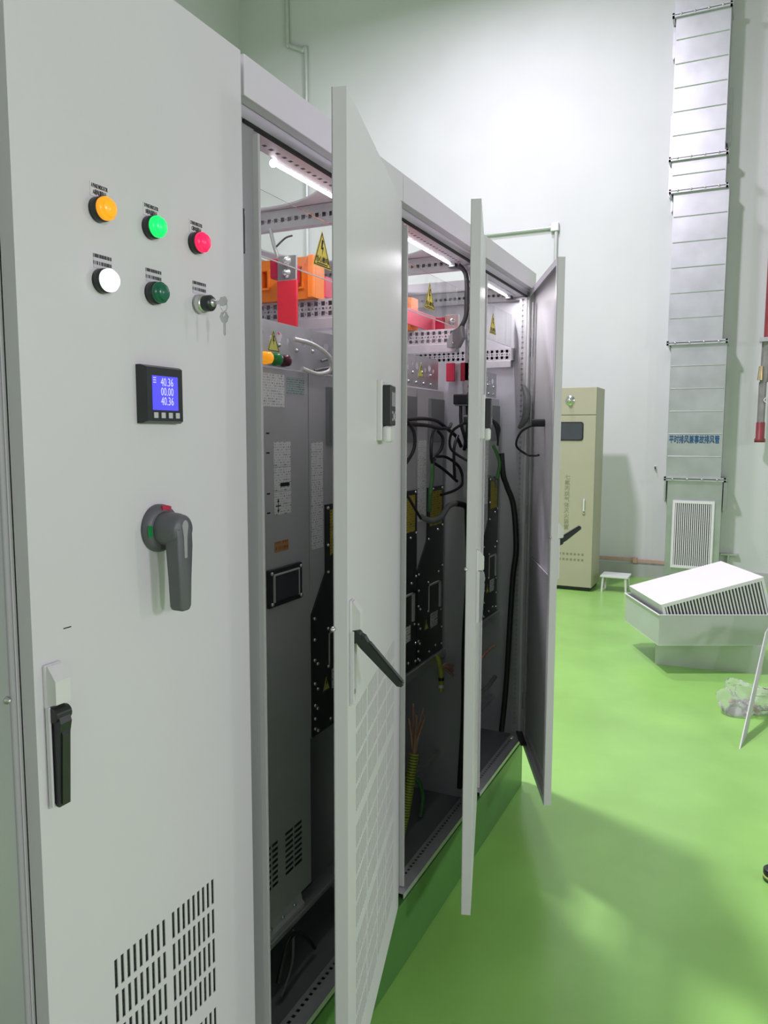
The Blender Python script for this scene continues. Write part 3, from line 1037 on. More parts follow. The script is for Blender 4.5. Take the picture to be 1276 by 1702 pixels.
# slim drive modules with black bolted covers
def drive_module(y0, w, label, first=False):
    t = thing('drive_module', (-1.3, y0 + w / 2, .868), label, 'module', 'slim drive modules with black covers')
    ws = w * .37
    y1 = y0 + w - .003
    m = MB()
    m.box(XM - .45, XM, y0 + .001, y1, .869, 1.918)
    build(m, 'housing', 'module', t)
    cv = [(y0 + .002, .872), (y1 - .001, .872), (y1 - .001, 1.545), (y0 + ws, 1.545), (y0 + ws, 1.345), (y0 + .002, 1.235)]
    build(MB().prism(cv, 'x', XM, XM + .006), 'black_cover', 'black_cover', t)
    build(MB().box(XM, XM + .0008, y0 + .012, y0 + ws - .008, 1.422, 1.728), 'printed_label', 'sticker', t)
    build(MB().box(XM, XM + .012, y0 + ws + .01, y1 - .02, 1.72, 1.885), 'terminal_cover', 'module_trim', t)
    build(MB().box(XM + .006, XM + .0068, y0 + ws + .022, y1 - .022, 1.393, 1.528), 'warning_label', 'sticker_yellow', t)
    lf = MB()
    hy0, hy1, hz0, hz1 = y0 + w * .42, y0 + w * .88, 1.055, 1.165
    lf.box(XM + .006, XM + .012, hy0, hy1, hz1 - .006, hz1)
    lf.box(XM + .006, XM + .012, hy1 - .016, hy1, hz0, hz1)
    lf.box(XM + .006, XM + .009, hy0, hy0 + .004, hz0, hz1)
    build(lf, 'lifting_bracket', 'module', t)
    build(MB().box(XM + .006, XM + .0068, y0 + w * .50, y0 + w * .78, .985, 1.045), 'rating_label', 'sticker_small', t)
    tri_sticker(t, y0 + w * .35, 1.01, XM + .0064, .020, 'yellow_pale', False)
    x = XM + .006
    P = [(x, y0 + ws + .008, 1.535), (x, y0 + ws + .05, 1.537), (x, y1 - .02, 1.537), (x, y0 + ws + .008, 1.425), (x, y1 - .012, 1.385), (x, y0 + ws + .008, 1.345),
         (x, y0 + w * .75, 1.372), (x, y0 + .012, 1.222), (x, y0 + .012, 1.16), (x, y0 + w * .4, 1.175), (x, y0 + w * .40, 1.06), (x, y0 + w * .9, 1.04),
         (x, y0 + w * .8, 1.20), (x, y1 - .01, 1.22), (x, y0 + .012, 1.10), (x, y0 + .028, 1.085), (x, y0 + .012, 1.03), (x, y0 + .028, 1.01), (x, y0 + .012, .965), (x, y0 + .026, .952),
         (x, y0 + .012, .925), (x, y0 + .012, .895), (x, y0 + .028, .885), (x, y0 + w * .45, .895), (x, y0 + w * .7, .905), (x, y1 - .012, .895), (x, y1 - .012, .965)]
    bolts(t, P)
    return t


drive_module(1.846, .228, 'slim drive module with black cover beside the tall grey module')
drive_module(2.343, .272, 'drive module half hidden by the cabinet post, middle cabinet')
drive_module(2.617, .272, 'fully visible drive module with yellow label in the middle cabinet')
drive_module(3.155, .245, 'drive module mostly hidden by the door edge, far cabinet')
drive_module(3.402, .240, 'drive module with yellow label in the far cabinet')

# orange busbar holders on the rails
for i, lb in enumerate(('orange busbar holder with slots behind the red vertical bar', 'orange busbar holder half hidden by the cabinet post, middle cabinet')):
    ye = YU[i + 2]
    x0, x1 = (-1.44, -1.215) if i == 0 else (-1.44, -1.235)
    t = thing('busbar_holder', ((x0 + x1) / 2, ye - .02, 2.164), lb, 'insulator', 'orange busbar holders')
    m = MB()
    hs = [(x0 + .03, x0 + .055, 2.205, 2.258), (x1 - .075, x1 - .045, 2.20, 2.262)]
    m.grid(x0, x1, 2.164, 2.290, ye - .058, ye - .034, hs, 'y')
    m.box(x0, x1, ye - .034, ye - .006, 2.164, 2.290)
    build(m, 'holder_body', 'orange', t)
    for h in hs:
        rim = MB()
        rim.box(h[0] - .006, h[0], ye - .066, ye - .058, h[2] - .006, h[3] + .006)
        rim.box(h[1], h[1] + .006, ye - .066, ye - .058, h[2] - .006, h[3] + .006)
        rim.box(h[0], h[1], ye - .066, ye - .058, h[2] - .006, h[2])
        build(rim, 'slot_rim', 'orange', t)
    build(MB().cbox(x1 - .02, x1, ye - .075, ye - .058, 2.164, 2.290, .002), 'holder_rib', 'orange', t)

# copper busbars in red sleeves
t = thing('busbar', (-1.25, 1.93, 2.04), 'upright red-sleeved busbar with bare bolted tin end', 'busbar')
build(MB().cbox(-1.262, -1.196, 1.925, 1.935, 2.04, 2.192, .002), 'red_sleeve', 'red_bar', t)
build(MB().cbox(-1.260, -1.198, 1.926, 1.934, 2.192, 2.262, .0015), 'bare_end', 'tin', t)
for z in (2.212, 2.246):
    put(bolt_big_me, 'bolt', t, (-1.229, 1.926, z), (0, 0, -PI / 2))
solo(MB().cbox(-1.295, -1.258, 1.937, 2.05, 2.203, 2.262, .006), 'busbar', 'crimson', 'short crimson bar end beside the bare bolted busbar tip', 'busbar')
t = thing('busbar', (-1.235, 2.9, 2.19), 'long pink-red horizontal busbar running through the orange holders', 'busbar')
build(MB().cbox(-1.232, -1.222, 2.14, 3.10, 2.178, 2.242, .002), 'red_sleeve', 'pink_bar', t)
build(MB().cbox(-1.231, -1.223, 3.10, 3.16, 2.180, 2.240, .001), 'bare_end', 'tin', t)
t = thing('busbar', (-1.2, 3.12, 2.18), 'dark red bar with silver bolted end behind the pink busbar', 'busbar')
build(MB().cbox(-1.215, -1.175, 3.05, 3.065, 2.182, 2.238, .004), 'red_sleeve', 'crimson', t)
build(MB().cbox(-1.174, -1.11, 3.052, 3.062, 2.172, 2.245, .002), 'bare_end', 'tin', t)
put(bolt_big_me, 'bolt', t, (-1.142, 3.05, 2.215), (0, 0, -PI / 2))
# short red bars at the top right of the middle modules
for (x0, x1, lb) in ((-1.095, -1.06, 'short wine-red bar by the perforated plate, nearer the modules'), (-1.035, -1.0, 'short wine-red bar by the perforated plate, nearer the door')):
    solo(MB().cbox(x0, x1, 2.872, 2.882, 1.958, 2.03, .002), 'busbar_stub', 'crimson', lb, 'busbar', 'wine-red bar stubs')


def cable(pts, r, m, label, group=None, name='cable', cat='cable', n=8):
    return solo(MB().tube(pts, r, n), name, m, label, cat, group)


# wiring in the first open cabinet
cable([(XM + .01, 1.76, 2.0), (XM + .04, 1.80, 1.99), (XM + .055, 1.86, 1.965), (XM + .05, 1.885, 1.93), (XM + .03, 1.85, 1.915), (XM + .015, 1.79, 1.925)], .006, 'cable_white',
      'shiny white cable looping over the bracket plate')
cable([(XM + .01, 1.90, 1.955), (XM + .03, 1.94, 1.965), (XM + .03, 1.98, 1.95), (XM + .02, 2.03, 1.955)], .004, 'cable_grey', 'thin grey lead beside the white cable loop')
cable([(XM + .012, 1.86, 1.925), (XM + .03, 1.91, 1.935), (XM + .035, 1.97, 1.925), (XM + .02, 2.04, 1.93)], .004, 'cable_grey', 'second thin grey lead under the white cable loop')
cable([(-1.35, 2.07, 2.29), (-1.36, 2.06, 2.33), (-1.38, 2.07, 2.385)], .006, 'conduit', 'pale bent tube rising behind the orange holder', name='tube', cat='tube')
cable([(-1.345, 2.05, 2.325), (-1.31, 2.045, 2.345), (-1.285, 2.045, 2.35)], .003, 'cable', 'short black tie tail behind the orange holder', name='cable_tie', cat='cable tie')
cable([(-1.07, 1.60, .29), (-1.07, 1.65, .37), (-1.075, 1.72, .36), (-1.075, 1.80, .26)], .006, 'cable', 'black lead hanging below the grey module')
cable([(-1.06, 1.60, .252), (-1.07, 1.67, .30), (-1.09, 1.71, .37)], .004, 'cable_grey', 'thin grey lead rising from the first cabinet floor')

# looped wiring in the middle cabinet
xb = XM + .03
G = 'looped black cables in the middle cabinet'
B3 = 2.155
cable([(xb, 2.42, 1.80), (xb + .02, 2.55, 1.806), (xb + .03, 2.66, 1.80), (xb + .03, 2.76, 1.775), (xb + .04, 2.85, 1.74), (xb + .05, 2.88, 1.70)], .007, 'cable', 'topmost black cable crossing the middle cabinet', G)
cable([(xb, 2.45, 1.785), (xb + .025, 2.57, 1.782), (xb + .035, 2.69, 1.772), (xb + .03, 2.79, 1.775), (xb + .01, 2.87, 1.79)], .007, 'cable', 'lower black cable crossing the middle cabinet', G)
cable([(xb + .01, 2.70, 1.775), (xb + .03, 2.62, 1.745), (xb + .04, 2.585, 1.69), (xb + .03, 2.62, 1.648), (xb + .01, 2.70, 1.655)], .006, 'cable', 'round black cable loop hanging over the white label strip', G)
cable([(xb + .01, 2.72, 1.765), (xb + .02, 2.755, 1.735), (xb + .015, 2.745, 1.69), (xb, 2.70, 1.66)], .006, 'cable', 'short black cable bend closing the round loop', G)
cable([(-1.02, 2.84, 1.86), (-1.01, 2.82, 1.79), (-1.0, 2.835, 1.74), (-1.0, 2.865, 1.70)], .007, 'cable', 'black cable dropping from the plug beside the far post', G)
cable([(-1.0, 2.862, 1.86), (-.995, 2.855, 1.79), (-1.0, 2.845, 1.72), (-1.01, 2.86, 1.69)], .007, 'cable', 'second black cable dropping from the plug', G)
cable([(xb + .05, 2.84, 1.745), (xb + .05, 2.80, 1.70), (xb + .05, 2.80, 1.64), (xb + .045, 2.825, 1.58)], .006, 'cable', 'black cable curving down right of the round loop', G)
cable([(xb, 2.74, 1.665), (xb + .02, 2.80, 1.66), (xb + .05, 2.86, 1.62), (xb + .06, 2.875, 1.56), (xb + .04, 2.84, 1.53), (xb + .02, 2.74, 1.518)], .006, 'cable', 'black cable arching low towards the far post', G)
cable([(xb, 2.72, 1.64), (xb + .02, 2.78, 1.61), (xb + .05, 2.84, 1.565)], .006, 'cable', 'short black cable under the arching one', G)
cable([(xb + .01, 2.42, 1.80), (xb + .02, 2.47, 1.76), (xb + .02, 2.475, 1.70), (xb + .01, 2.43, 1.65)], .006, 'cable', 'black cable curving along the near post', G)
cable([(xb, 2.43, 1.56), (xb + .02, 2.51, 1.47), (xb + .02, 2.545, 1.445)], .005, 'cable', 'thin black lead slanting to the silver gland', G)
cable([(xb + .02, 2.545, 1.452), (xb + .04, 2.60, 1.432), (xb + .045, 2.68, 1.44), (xb + .05, 2.745, 1.475), (xb + .06, 2.80, 1.482)], .011, 'cable_grey',
      'thick grey hose bending up across the white label strip', name='hose', cat='hose')
cable([(xb + .06, 2.80, 1.482), (xb + .085, 2.85, 1.465), (-.995, 2.868, 1.40), (-.99, 2.872, 1.2), (-1.0, 2.868, .9), (-1.0, 2.868, .6), (-1.01, 2.86, .30)], .012, 'cable',
      'thick black cable running down the far post of the middle cabinet')
cable([(xb, 2.70, 1.65), (xb + .01, 2.675, 1.59), (xb + .01, 2.655, 1.53), (xb + .005, 2.66, 1.46)], .008, 'cable_green', 'green earth cable hanging beside the white labels')
cable([(-1.035, 2.835, 2.395), (-1.01, 2.85, 2.36), (-1.005, 2.852, 2.28), (-1.008, 2.85, 2.20), (-1.03, 2.845, 2.155)], .009, 'cable', 'thick black cable dropping from the lamp plug, middle cabinet')
t = thing('cable_clamp', (-1.04, 2.84, 2.08), 'grey clamp gripping the black cable by the perforated rail', 'clamp')
build(MB().prism([(-1.075, 2.085), (-1.03, 2.085), (-1.01, 2.12), (-1.015, 2.165), (-1.05, 2.15), (-1.075, 2.11)], 'y', 2.825, 2.858), 'clamp_body', 'module_trim', t)
put(bolt_me, 'bolt', t, (-1.05, 2.825, 2.10), (0, 0, -PI / 2))
t = thing('plug', (-1.02, 2.85, 1.855), 'black plug with white line at the far post of the middle cabinet', 'plug')
build(MB().cbox(-1.045, -.985, 2.82, 2.868, 1.865, 1.905, .004), 'plug_body', 'black_plastic', t)
build(MB().cbox(-1.04, -.99, 2.826, 2.862, 1.86, 1.866, .001), 'plug_collar', 'handle_light', t)

# wiring in the far cabinet
xb = XM + .03
G = 'black leads in the far cabinet'
for k in range(4):
    cable([(xb, 3.30 + .02 * k, 1.86 - .01 * k), (xb + .03, 3.37 + .015 * k, 1.80), (xb + .03, 3.43 + .01 * k, 1.74 + .01 * k), (xb + .01, 3.50, 1.70 + .012 * k)], .005, 'cable',
          ('lowest', 'second lowest', 'third', 'topmost')[k] + ' black lead in the slanting bundle of the far cabinet', G)
cable([(xb + .02, 3.53, 1.66), (xb + .03, 3.53, 1.56), (-1.04, 3.565, 1.50), (-1.015, 3.60, 1.40), (-1.0, 3.605, 1.2), (-1.012, 3.60, 1.05), (-1.02, 3.59, .8), (-1.03, 3.58, .5), (-1.045, 3.57, .28)],
      .014, 'cable', 'thick black cable running down beside the punched post, far cabinet')
cable([(xb, 3.46, 1.70), (xb + .02, 3.50, 1.62), (xb + .01, 3.50, 1.54)], .008, 'cable_green', 'green earth cable in the far cabinet')
cable([(xb, 3.40, 1.56), (xb + .01, 3.47, 1.53), (xb + .005, 3.50, 1.50)], .006, 'cable_grey', 'short grey lead in the far cabinet')
cable([(-.985, 3.62, 1.98), (-.96, 3.60, 1.92), (-.965, 3.60, 1.83), (-1.0, 3.61, 1.78)], lambda q: .008 + .012 * math.sin(PI * q), 'cable_grey',
      'grey sleeved cable bundle bulging beside the punched post', name='cable_sleeve', cat='cable', n=12)

# cut cables with yellow-green sleeve at the foot of the middle cabinet
t = thing('cable_end', (-1.09, 2.53, .25), 'yellow-green ribbed sleeve with splayed red-brown strands in middle cabinet', 'cable')
sl = [(-1.10, 2.45, .25), (-1.085, 2.47, .35), (-1.08, 2.50, .45), (-1.075, 2.53, .56)]
build(MB().tube(sl, .017, 14), 'ribbed_sleeve', 'earth_sleeve_dark', t)
ring = MB()
for k in range(34):
    q = k / 33
    i = min(int(q * 3), 2)
    a, b = Vector(sl[i]), Vector(sl[i + 1])
    p = a.lerp(b, q * 3 - i)
    dn = (b - a).normalized()
    ring.cyl(p - dn * .0028, p + dn * .0028, .0188, n=12)
build(ring, 'sleeve_rings', 'earth_sleeve', t)
for k in range(5):
    a = k * 1.3
    build(MB().tube([(-1.075, 2.53, .55), (-1.075 + .012 * math.cos(a), 2.535 + .012 * math.sin(a), .62), (-1.07 + .03 * math.cos(a), 2.545 + .045 * math.sin(a), .70 + .02 * (k % 3))], lambda q: .007 - .003 * q, 8),
          'cable_strand', 'strand', t)
t = thing('cable_end', (-1.06, 2.80, .70), 'hanging cut cable end with yellow sleeve, right of the splayed strands', 'cable')
build(MB().tube([(-1.09, 2.80, .865), (-1.075, 2.80, .80), (-1.07, 2.795, .72)], .010, 10), 'yellow_sleeve', 'earth_sleeve', t)
for z in (.735, .765):
    build(MB().cyl((-1.071, 2.795, z), (-1.072, 2.796, z + .012), .0115, n=12), 'sleeve_band', 'white_plastic' if z < .75 else 'black', t)
for k in range(3):
    build(MB().tube([(-1.078, 2.80, .81), (-1.06, 2.82, .83 - .012 * k), (-1.04, 2.845, .815 - .02 * k)], .006, 8), 'cable_strand', 'strand', t)
cable([(-1.15, 2.50, .86), (-1.13, 2.50, .78), (-1.13, 2.515, .70)], .009, 'crimson', 'dark red cable hanging under the middle cross rail')
cable([(-1.16, 2.62, .43), (-1.12, 2.66, .40), (-1.10, 2.68, .33), (-1.10, 2.66, .25)], .009, 'cable_green', 'green earth cable at the foot of the middle cabinet')
cable([(-1.13, 3.36, .84), (-1.12, 3.37, .76), (-1.12, 3.36, .66)], .014, 'red_bar', 'red cable hanging under the far cross rail')
cable([(-1.13, 3.33, .64), (-1.10, 3.38, .69), (-1.08, 3.44, .72), (-1.06, 3.48, .74)], .008, 'strand', 'brown cut cable reaching right in the far cabinet')
cable([(-1.13, 3.35, .46), (-1.10, 3.40, .52), (-1.08, 3.44, .54), (-1.06, 3.50, .58)], .010, 'cable_grey', 'grey cut cable reaching right near the far cabinet floor')

# ================================================================ things along the back wall
# galvanised exhaust duct
YD = 9.44
t = thing('exhaust_duct', (-.57, 9.6, .10), 'galvanised exhaust duct climbing the back wall with blue lettering', 'duct')
SEC = [(6.33, 8.69, -.955, -.40), (4.81, 6.33, -.94, -.385), (4.46, 4.81, -.925, -.365), (2.785, 4.46, -.895, -.322), (1.24, 2.785, -.855, -.270), (.10, 1.24, -.832, -.250)]
for (z0, z1, x0, x1) in SEC:
    build(MB().box(x0, x1, YD, YB - .002, z0 + .012, z1 - .012), 'duct_section', 'duct', t)
for (z0, z1, x0, x1) in SEC[:5]:
    n = max(2, round((z1 - z0) / .262))
    for k in range(1, n):
        z = z0 + (z1 - z0) * k / n
        build(MB().prism([(YD + .002, z - .009), (YD - .007, z), (YD + .002, z + .009)], 'x', x0 + .01, x1 - .01), 'bead', 'duct', t)
for k, (z, x0, x1) in enumerate(((6.33, -.965, -.385), (4.81, -.945, -.36), (4.46, -.93, -.345), (2.785, -.89, -.275), (1.24, -.86, -.225))):
    m = MB()
    m.box(x0 - .012, x1 + .012, YD - .035, YD + .002, z - .022, z - .004)
    m.box(x0 - .012, x1 + .012, YD - .035, YD + .002, z + .004, z + .022)
    m.box(x0 - .015, x0 + .01, YD - .035, YB - .002, z - .022, z + .022)
    m.box(x1 - .01, x1 + .015, YD - .035, YB - .002, z - .022, z + .022)
    f = build(m, 'flange', 'galv', t)
    for q in range(4):
        put(bolt_me, 'bolt', f, (x0 + .08 + q * (x1 - x0 - .16) / 3, YD - .035, z), (0, 0, -PI / 2)).scale = (2.2, 2.2, 2.2)
for (z0, z1, x, s) in ((4.45, 5.35, -.955, .03), (4.95, 5.55, -.365, .05), (5.95, 6.30, -.97, .025), (6.0, 6.3, -.395, .03), (.85, 1.20, -.22, .04), (.95, 1.2, -.875, .02), (4.28, 4.45, -.925, .02), (4.2, 4.44, -.335, .03)):
    build(MB().prism([(x - s / 2, z1), (x + s / 2, z1), (x + s / 2, z0 + .03), (x, z0), (x - s / 2, z0 + .03)], 'y', YB - .14, YB - .004), 'wall_bracket', 'galv', t)
q = MB()
for _dx, _dz in ((0, 0), (.0014, 0), (-.0014, 0), (0, .0014), (0, -.0014)):
    g_ = text("平时排风兼事故排风管", .0565, 'y', YD - .002 - .0002 * (_dx > 0), (-.578 + _dx, 1.693 + _dz), .002)
    q.add(g_.v, g_.f)
w = max(p[0] for p in q.v) - min(p[0] for p in q.v)
ce = (max(p[0] for p in q.v) + min(p[0] for p in q.v)) / 2
h = max(p[2] for p in q.v) - min(p[2] for p in q.v)
hc = (max(p[2] for p in q.v) + min(p[2] for p in q.v)) / 2
q.v = [(-.568 + (p[0] - ce) * .535 / w, p[1], 1.695 + (p[2] - hc) * .096 / h) for p in q.v]
build(q, 'blue_lettering', 'ink_blue', t)

# white louvre grille on the duct foot
t = thing('wall_grille', (-.55, YD, .21), 'white upright grille with vertical slats on the duct foot', 'grille')
gx0, gx1, gz0, gz1 = -.765, -.318, .205, .99
m = MB()
m.box(gx0, gx0 + .028, YD - .03, YD, gz0, gz1)
m.box(gx1 - .028, gx1, YD - .03, YD, gz0, gz1)
m.box(gx0 + .028, gx1 - .028, YD - .03, YD, gz0, gz0 + .03)
m.box(gx0 + .028, gx1 - .028, YD - .03, YD, gz1 - .03, gz1)
build(m, 'grille_frame', 'white_sheet', t)
build(MB().box(gx0 + .028, gx1 - .028, YD - .004, YD - .001, gz0 + .03, gz1 - .03), 'grille_back', 'filter', t)
NS = 18
sl_me = small('slat', MB().box(-.0055, .0055, -.011, .011, -(gz1 - gz0 - .06) / 2, (gz1 - gz0 - .06) / 2), 'white_sheet')
for k in range(NS):
    put(sl_me, 'slat', t, (gx0 + .028 + (k + .5) * (gx1 - gx0 - .056) / NS, YD - .016, (gz0 + gz1) / 2))

# beige cabinet by the wall
BX0, BX1, BY0, BY1 = -2.27, -1.512, 8.555, 9.05
t = thing('gas_cabinet', ((BX0 + BX1) / 2, 8.8, 0), 'tall beige metal cabinet with dark window standing by the back wall', 'cabinet')
build(MB().cbox(BX0, BX1, BY0 + .02, BY1, .04, 2.262, .006), 'body', 'beige', t)
build(MB().cbox(BX0 + .02, BX1 - .02, BY0 + .03, BY1 - .02, 0, .04, .003), 'base', 'black', t)
build(MB().cbox(BX0 + .002, BX1 - .002, BY0, BY0 + .02, 1.962, 2.260, .003), 'top_panel', 'beige', t)
dr = build(MB().cbox(BX0 + .002, BX1 - .002, BY0, BY0 + .02, .045, 1.954, .003), 'door', 'beige', t)
wx0, wx1, wz0, wz1 = -2.14, -1.645, 1.678, 1.884
r = .03
oc = []
for cx, cz, a in ((wx1 - r, wz1 - r, 0), (wx0 + r, wz1 - r, 90), (wx0 + r, wz0 + r, 180), (wx1 - r, wz0 + r, 270)):
    oc += [(cx + r * math.cos(math.radians(a + k * 18)), cz + r * math.sin(math.radians(a + k * 18))) for k in range(6)]
build(MB().prism(oc, 'y', BY0 - .006, BY0 + .002), 'window_gasket', 'black', dr)
g = ((wx0 + wx1) / 2, (wz0 + wz1) / 2)
build(MB().prism([(g[0] + (a - g[0]) * .95, g[1] + (b - g[1]) * .88) for a, b in oc], 'y', BY0 - .008, BY0 - .005), 'window_pane', 'window_dark', dr)
build(MB().lathe((-1.80, BY0, 2.118), (0, -1, 0), [(.055, 0), (.052, .006), (.03, .01), (.026, .04), (.018, .055), (0, .058)], 20), 'nozzle', 'steel', t)
build(MB().cyl((-1.615, BY0 - .012, .905), (-1.615, BY0 - .012, 1.03), .009, n=10), 'door_handle', 'white_plastic', dr)
build(MB().box(-1.625, -1.605, BY0 - .012, BY0, 1.015, 1.035).box(-1.625, -1.605, BY0 - .012, BY0, .90, .92), 'handle_bracket', 'white_plastic', dr)
build(MB().lathe((-1.615, BY0, .872), (0, -1, 0), [(.016, 0), (.016, .006), (0, .007)], 12), 'lock', 'beige_dark', dr)
vt = MB()
for k, ch in enumerate("七氟丙烷气体灭火装置"):
    q = text(ch, .062, 'y', BY0 - .001, (-1.805, 1.27 - k * .062), .001)
    vt.add(q.v, q.f)
build(vt, 'faint_lettering', 'ink_faint', dr)
fm = MB()
for r_ in range(2):
    for k in range(7):
        fm.box(-1.88 + k * .042, -1.856 + k * .042, BY0 - .001, BY0 + .001, .40 - r_ * .062, .425 - r_ * .062)
build(fm, 'faint_small_print', 'ink_faint', dr)

# low white stool beside it
t = thing('low_stool', (-1.27, 8.75, 0), 'small low white stool on the floor beside the beige cabinet', 'stool')
build(MB().cbox(-1.43, -1.13, 8.62, 8.90, .165, .185, .004), 'stool_top', 'stool', t)
for x in (-1.40, -1.16):
    for y in (8.64, 8.88):
        build(MB().cyl((x - .01 * (1 if x < -1.3 else -1), y, 0), (x, y, .166), .012, n=10), 'leg', 'white_plastic', t)

# copper earthing strip along the wall
t = thing('earthing_strip', (-1.2, YB - .02, .20), 'pink copper earthing strip along the foot of the back wall', 'strip')
build(MB().box(-1.75, -1.185, YB - .024, YB - .014, .195, .232), 'strip_length', 'copper', t)
build(MB().box(-1.215, -.835, YB - .034, YB - .024, .185, .222), 'strip_length', 'copper', t)
build(MB().cbox(-1.225, -1.175, YB - .044, YB - .006, .172, .245, .003), 'joint_clip', 'copper', t)
build(MB().box(-1.6, -1.58, YB - .014, YB, .20, .226).box(-1.0, -.98, YB - .024, YB, .19, .216), 'standoff', 'galv', t)

# small bracket frame right of the duct foot
t = thing('angle_bracket', (-.14, YB - .1, .10), 'small angle steel bracket on the wall right of the duct foot', 'bracket')
build(MB().box(-.24, -.05, YB - .06, YB - .004, .345, .365), 'bracket_arm', 'galv', t)
build(MB().box(-.165, -.145, YB - .06, YB - .004, .10, .345), 'bracket_post', 'galv', t)

# small wall hook
t = thing('wall_hook', (-1.005, YB, 1.33), 'tiny dark hook fixed to the white back wall', 'hook')
build(MB().cbox(-1.018, -.992, YB - .012, YB, 1.325, 1.375, .003), 'hook_plate', 'white_plastic', t)
build(MB().tube([(-1.005, YB - .012, 1.345), (-1.005, YB - .04, 1.34), (-1.005, YB - .04, 1.365)], .007, 8), 'hook_arm', 'ink', t)

# fire pipe at the right edge
t = thing('drop_pipe', (.12, 9.55, 1.66), 'grey and red drop pipe with valve at the right edge of the picture', 'pipe')
px, py = .108, 9.55
build(MB().cyl((px, py, 1.80), (px, py, 2.33), .04, n=18), 'lower_pipe', 'grey_pipe', t)
build(MB().lathe((px, py, 1.665), (0, 0, 1), [(0, 0), (.056, 0), (.056, .035), (.046, .05), (.046, .215), (.041, .225)], 20), 'red_end', 'red_pipe', t)
build(MB().cyl((px + .01, py, 2.33), (px + .035, py, 2.80), .042, .065, n=18), 'valve_body', 'grey_pipe', t)
build(MB().cyl((px - .03, py - .05, 2.35), (px - .025, py - .05, 2.50), .030, .022, n=14), 'valve_knob', 'brass', t)
build(MB().box(px - .055, px + .14, py - .10, py + .10, 2.765, 2.81), 'flange', 'galv', t)
build(MB().cyl((px + .06, py, 2.81), (px + .065, py, 8.69), .075, n=20), 'riser', 'red_pipe', t)
build(MB().tube([(px + .045, py - .02, 2.16), (px + .02, py - .05, 2.13), (px + .055, py - .05, 2.09)], .006, 6), 'clip', 'white_plastic', t)

# conduits
t = thing('wall_conduit', (-2.6, YB - .03, 2.3), 'pale conduit along the back wall turning down above the far cabinet', 'conduit')
build(MB().cyl((-3.9, YB - .025, 4.295), (-2.33, YB - .025, 4.295), .022, n=12), 'horizontal_run', 'conduit', t)
build(MB().cbox(-2.34, -2.24, YB - .06, YB - .002, 4.245, 4.345, .006), 'junction_box', 'conduit', t)
build(MB().cyl((-2.275, YB - .025, 2.0), (-2.275, YB - .025, 4.245), .022, n=12), 'vertical_run', 'conduit', t)
t = thing('wall_conduit', (-5.9, YB - .03, 1.0), 'pale upright conduit with a bend, seen above the cabinets at left', 'conduit')
build(MB().tube([(-6.16, YB - .03, 8.68), (-6.16, YB - .03, 8.3), (-6.15, YB - .03, 7.3), (-6.12, YB - .03, 7.2), (-5.90, YB - .03, 7.08), (-5.85, YB - .03, 6.95), (-5.85, YB - .03, 5.0), (-5.85, YB - .03, 1.0)], .030, 10),
      'conduit_run', 'conduit', t)

# ================================================================ sheet metal boxes on the floor
def frame2(ang):
    c, s = math.cos(ang), math.sin(ang)
    return Vector((c, s, 0)), Vector((-s, c, 0))


e1, e2 = frame2(math.atan2(.06, .593))
P = Vector((-.571, 6.04, 0))
t = thing('metal_box', P + e1 * .37 + e2 * .3, 'plain grey sheet box on the floor carrying the two white boxes', 'box')
m = MB()
m.obox(P, e1 * .74, e2 * .004, UP * .212)
m.obox(P + e2 * .58, e1 * .74, e2 * .004, UP * .212)
m.obox(P + e2 * .004, e1 * .004, e2 * .576, UP * .212)
m.obox(P + e1 * .736 + e2 * .004, e1 * .004, e2 * .576, UP * .212)
build(m, 'box_walls', 'grey_sheet', t)
build(MB().obox(P + e1 * .004 + e2 * .004 + UP * .2, e1 * .732, e2 * .576, UP * .012), 'box_lid', 'grey_sheet', t)

e1, e2 = frame2(math.atan2(.34, .694))
P = Vector((-.53, 5.80, .213))
LW, LD, LH = .80, .75, .228
t = thing('metal_tray', P + e1 * .4 + e2 * .37, 'open white sheet tray holding the tilted slatted box', 'tray')
build(MB().obox(P, e1 * LW, e2 * LD, UP * .004), 'tray_bottom', 'white_sheet', t)
for o, a, b in ((P, e1 * LW, e2 * .003), (P + e2 * (LD - .003), e1 * LW, e2 * .003), (P + e2 * .003, e1 * .003, e2 * (LD - .006)), (P + e2 * .003 + e1 * (LW - .003), e1 * .003, e2 * (LD - .006))):
    w_ = build(MB().obox(o + UP * .004, a, b, UP * (LH - .004)), 'tray_wall', 'grey_sheet', t)
for o, a, b in ((P - e2 * .012 - e1 * .012, e1 * (LW + .024), e2 * .014), (P + e2 * (LD - .002) - e1 * .012, e1 * (LW + .024), e2 * .014), (P - e1 * .012 + e2 * .002, e1 * .014, e2 * (LD - .004)), (P + e1 * (LW - .002) + e2 * .002, e1 * .014, e2 * (LD - .004))):
    build(MB().obox(o + UP * LH, a, b, UP * .004), 'tray_rim', 'white_sheet', t)

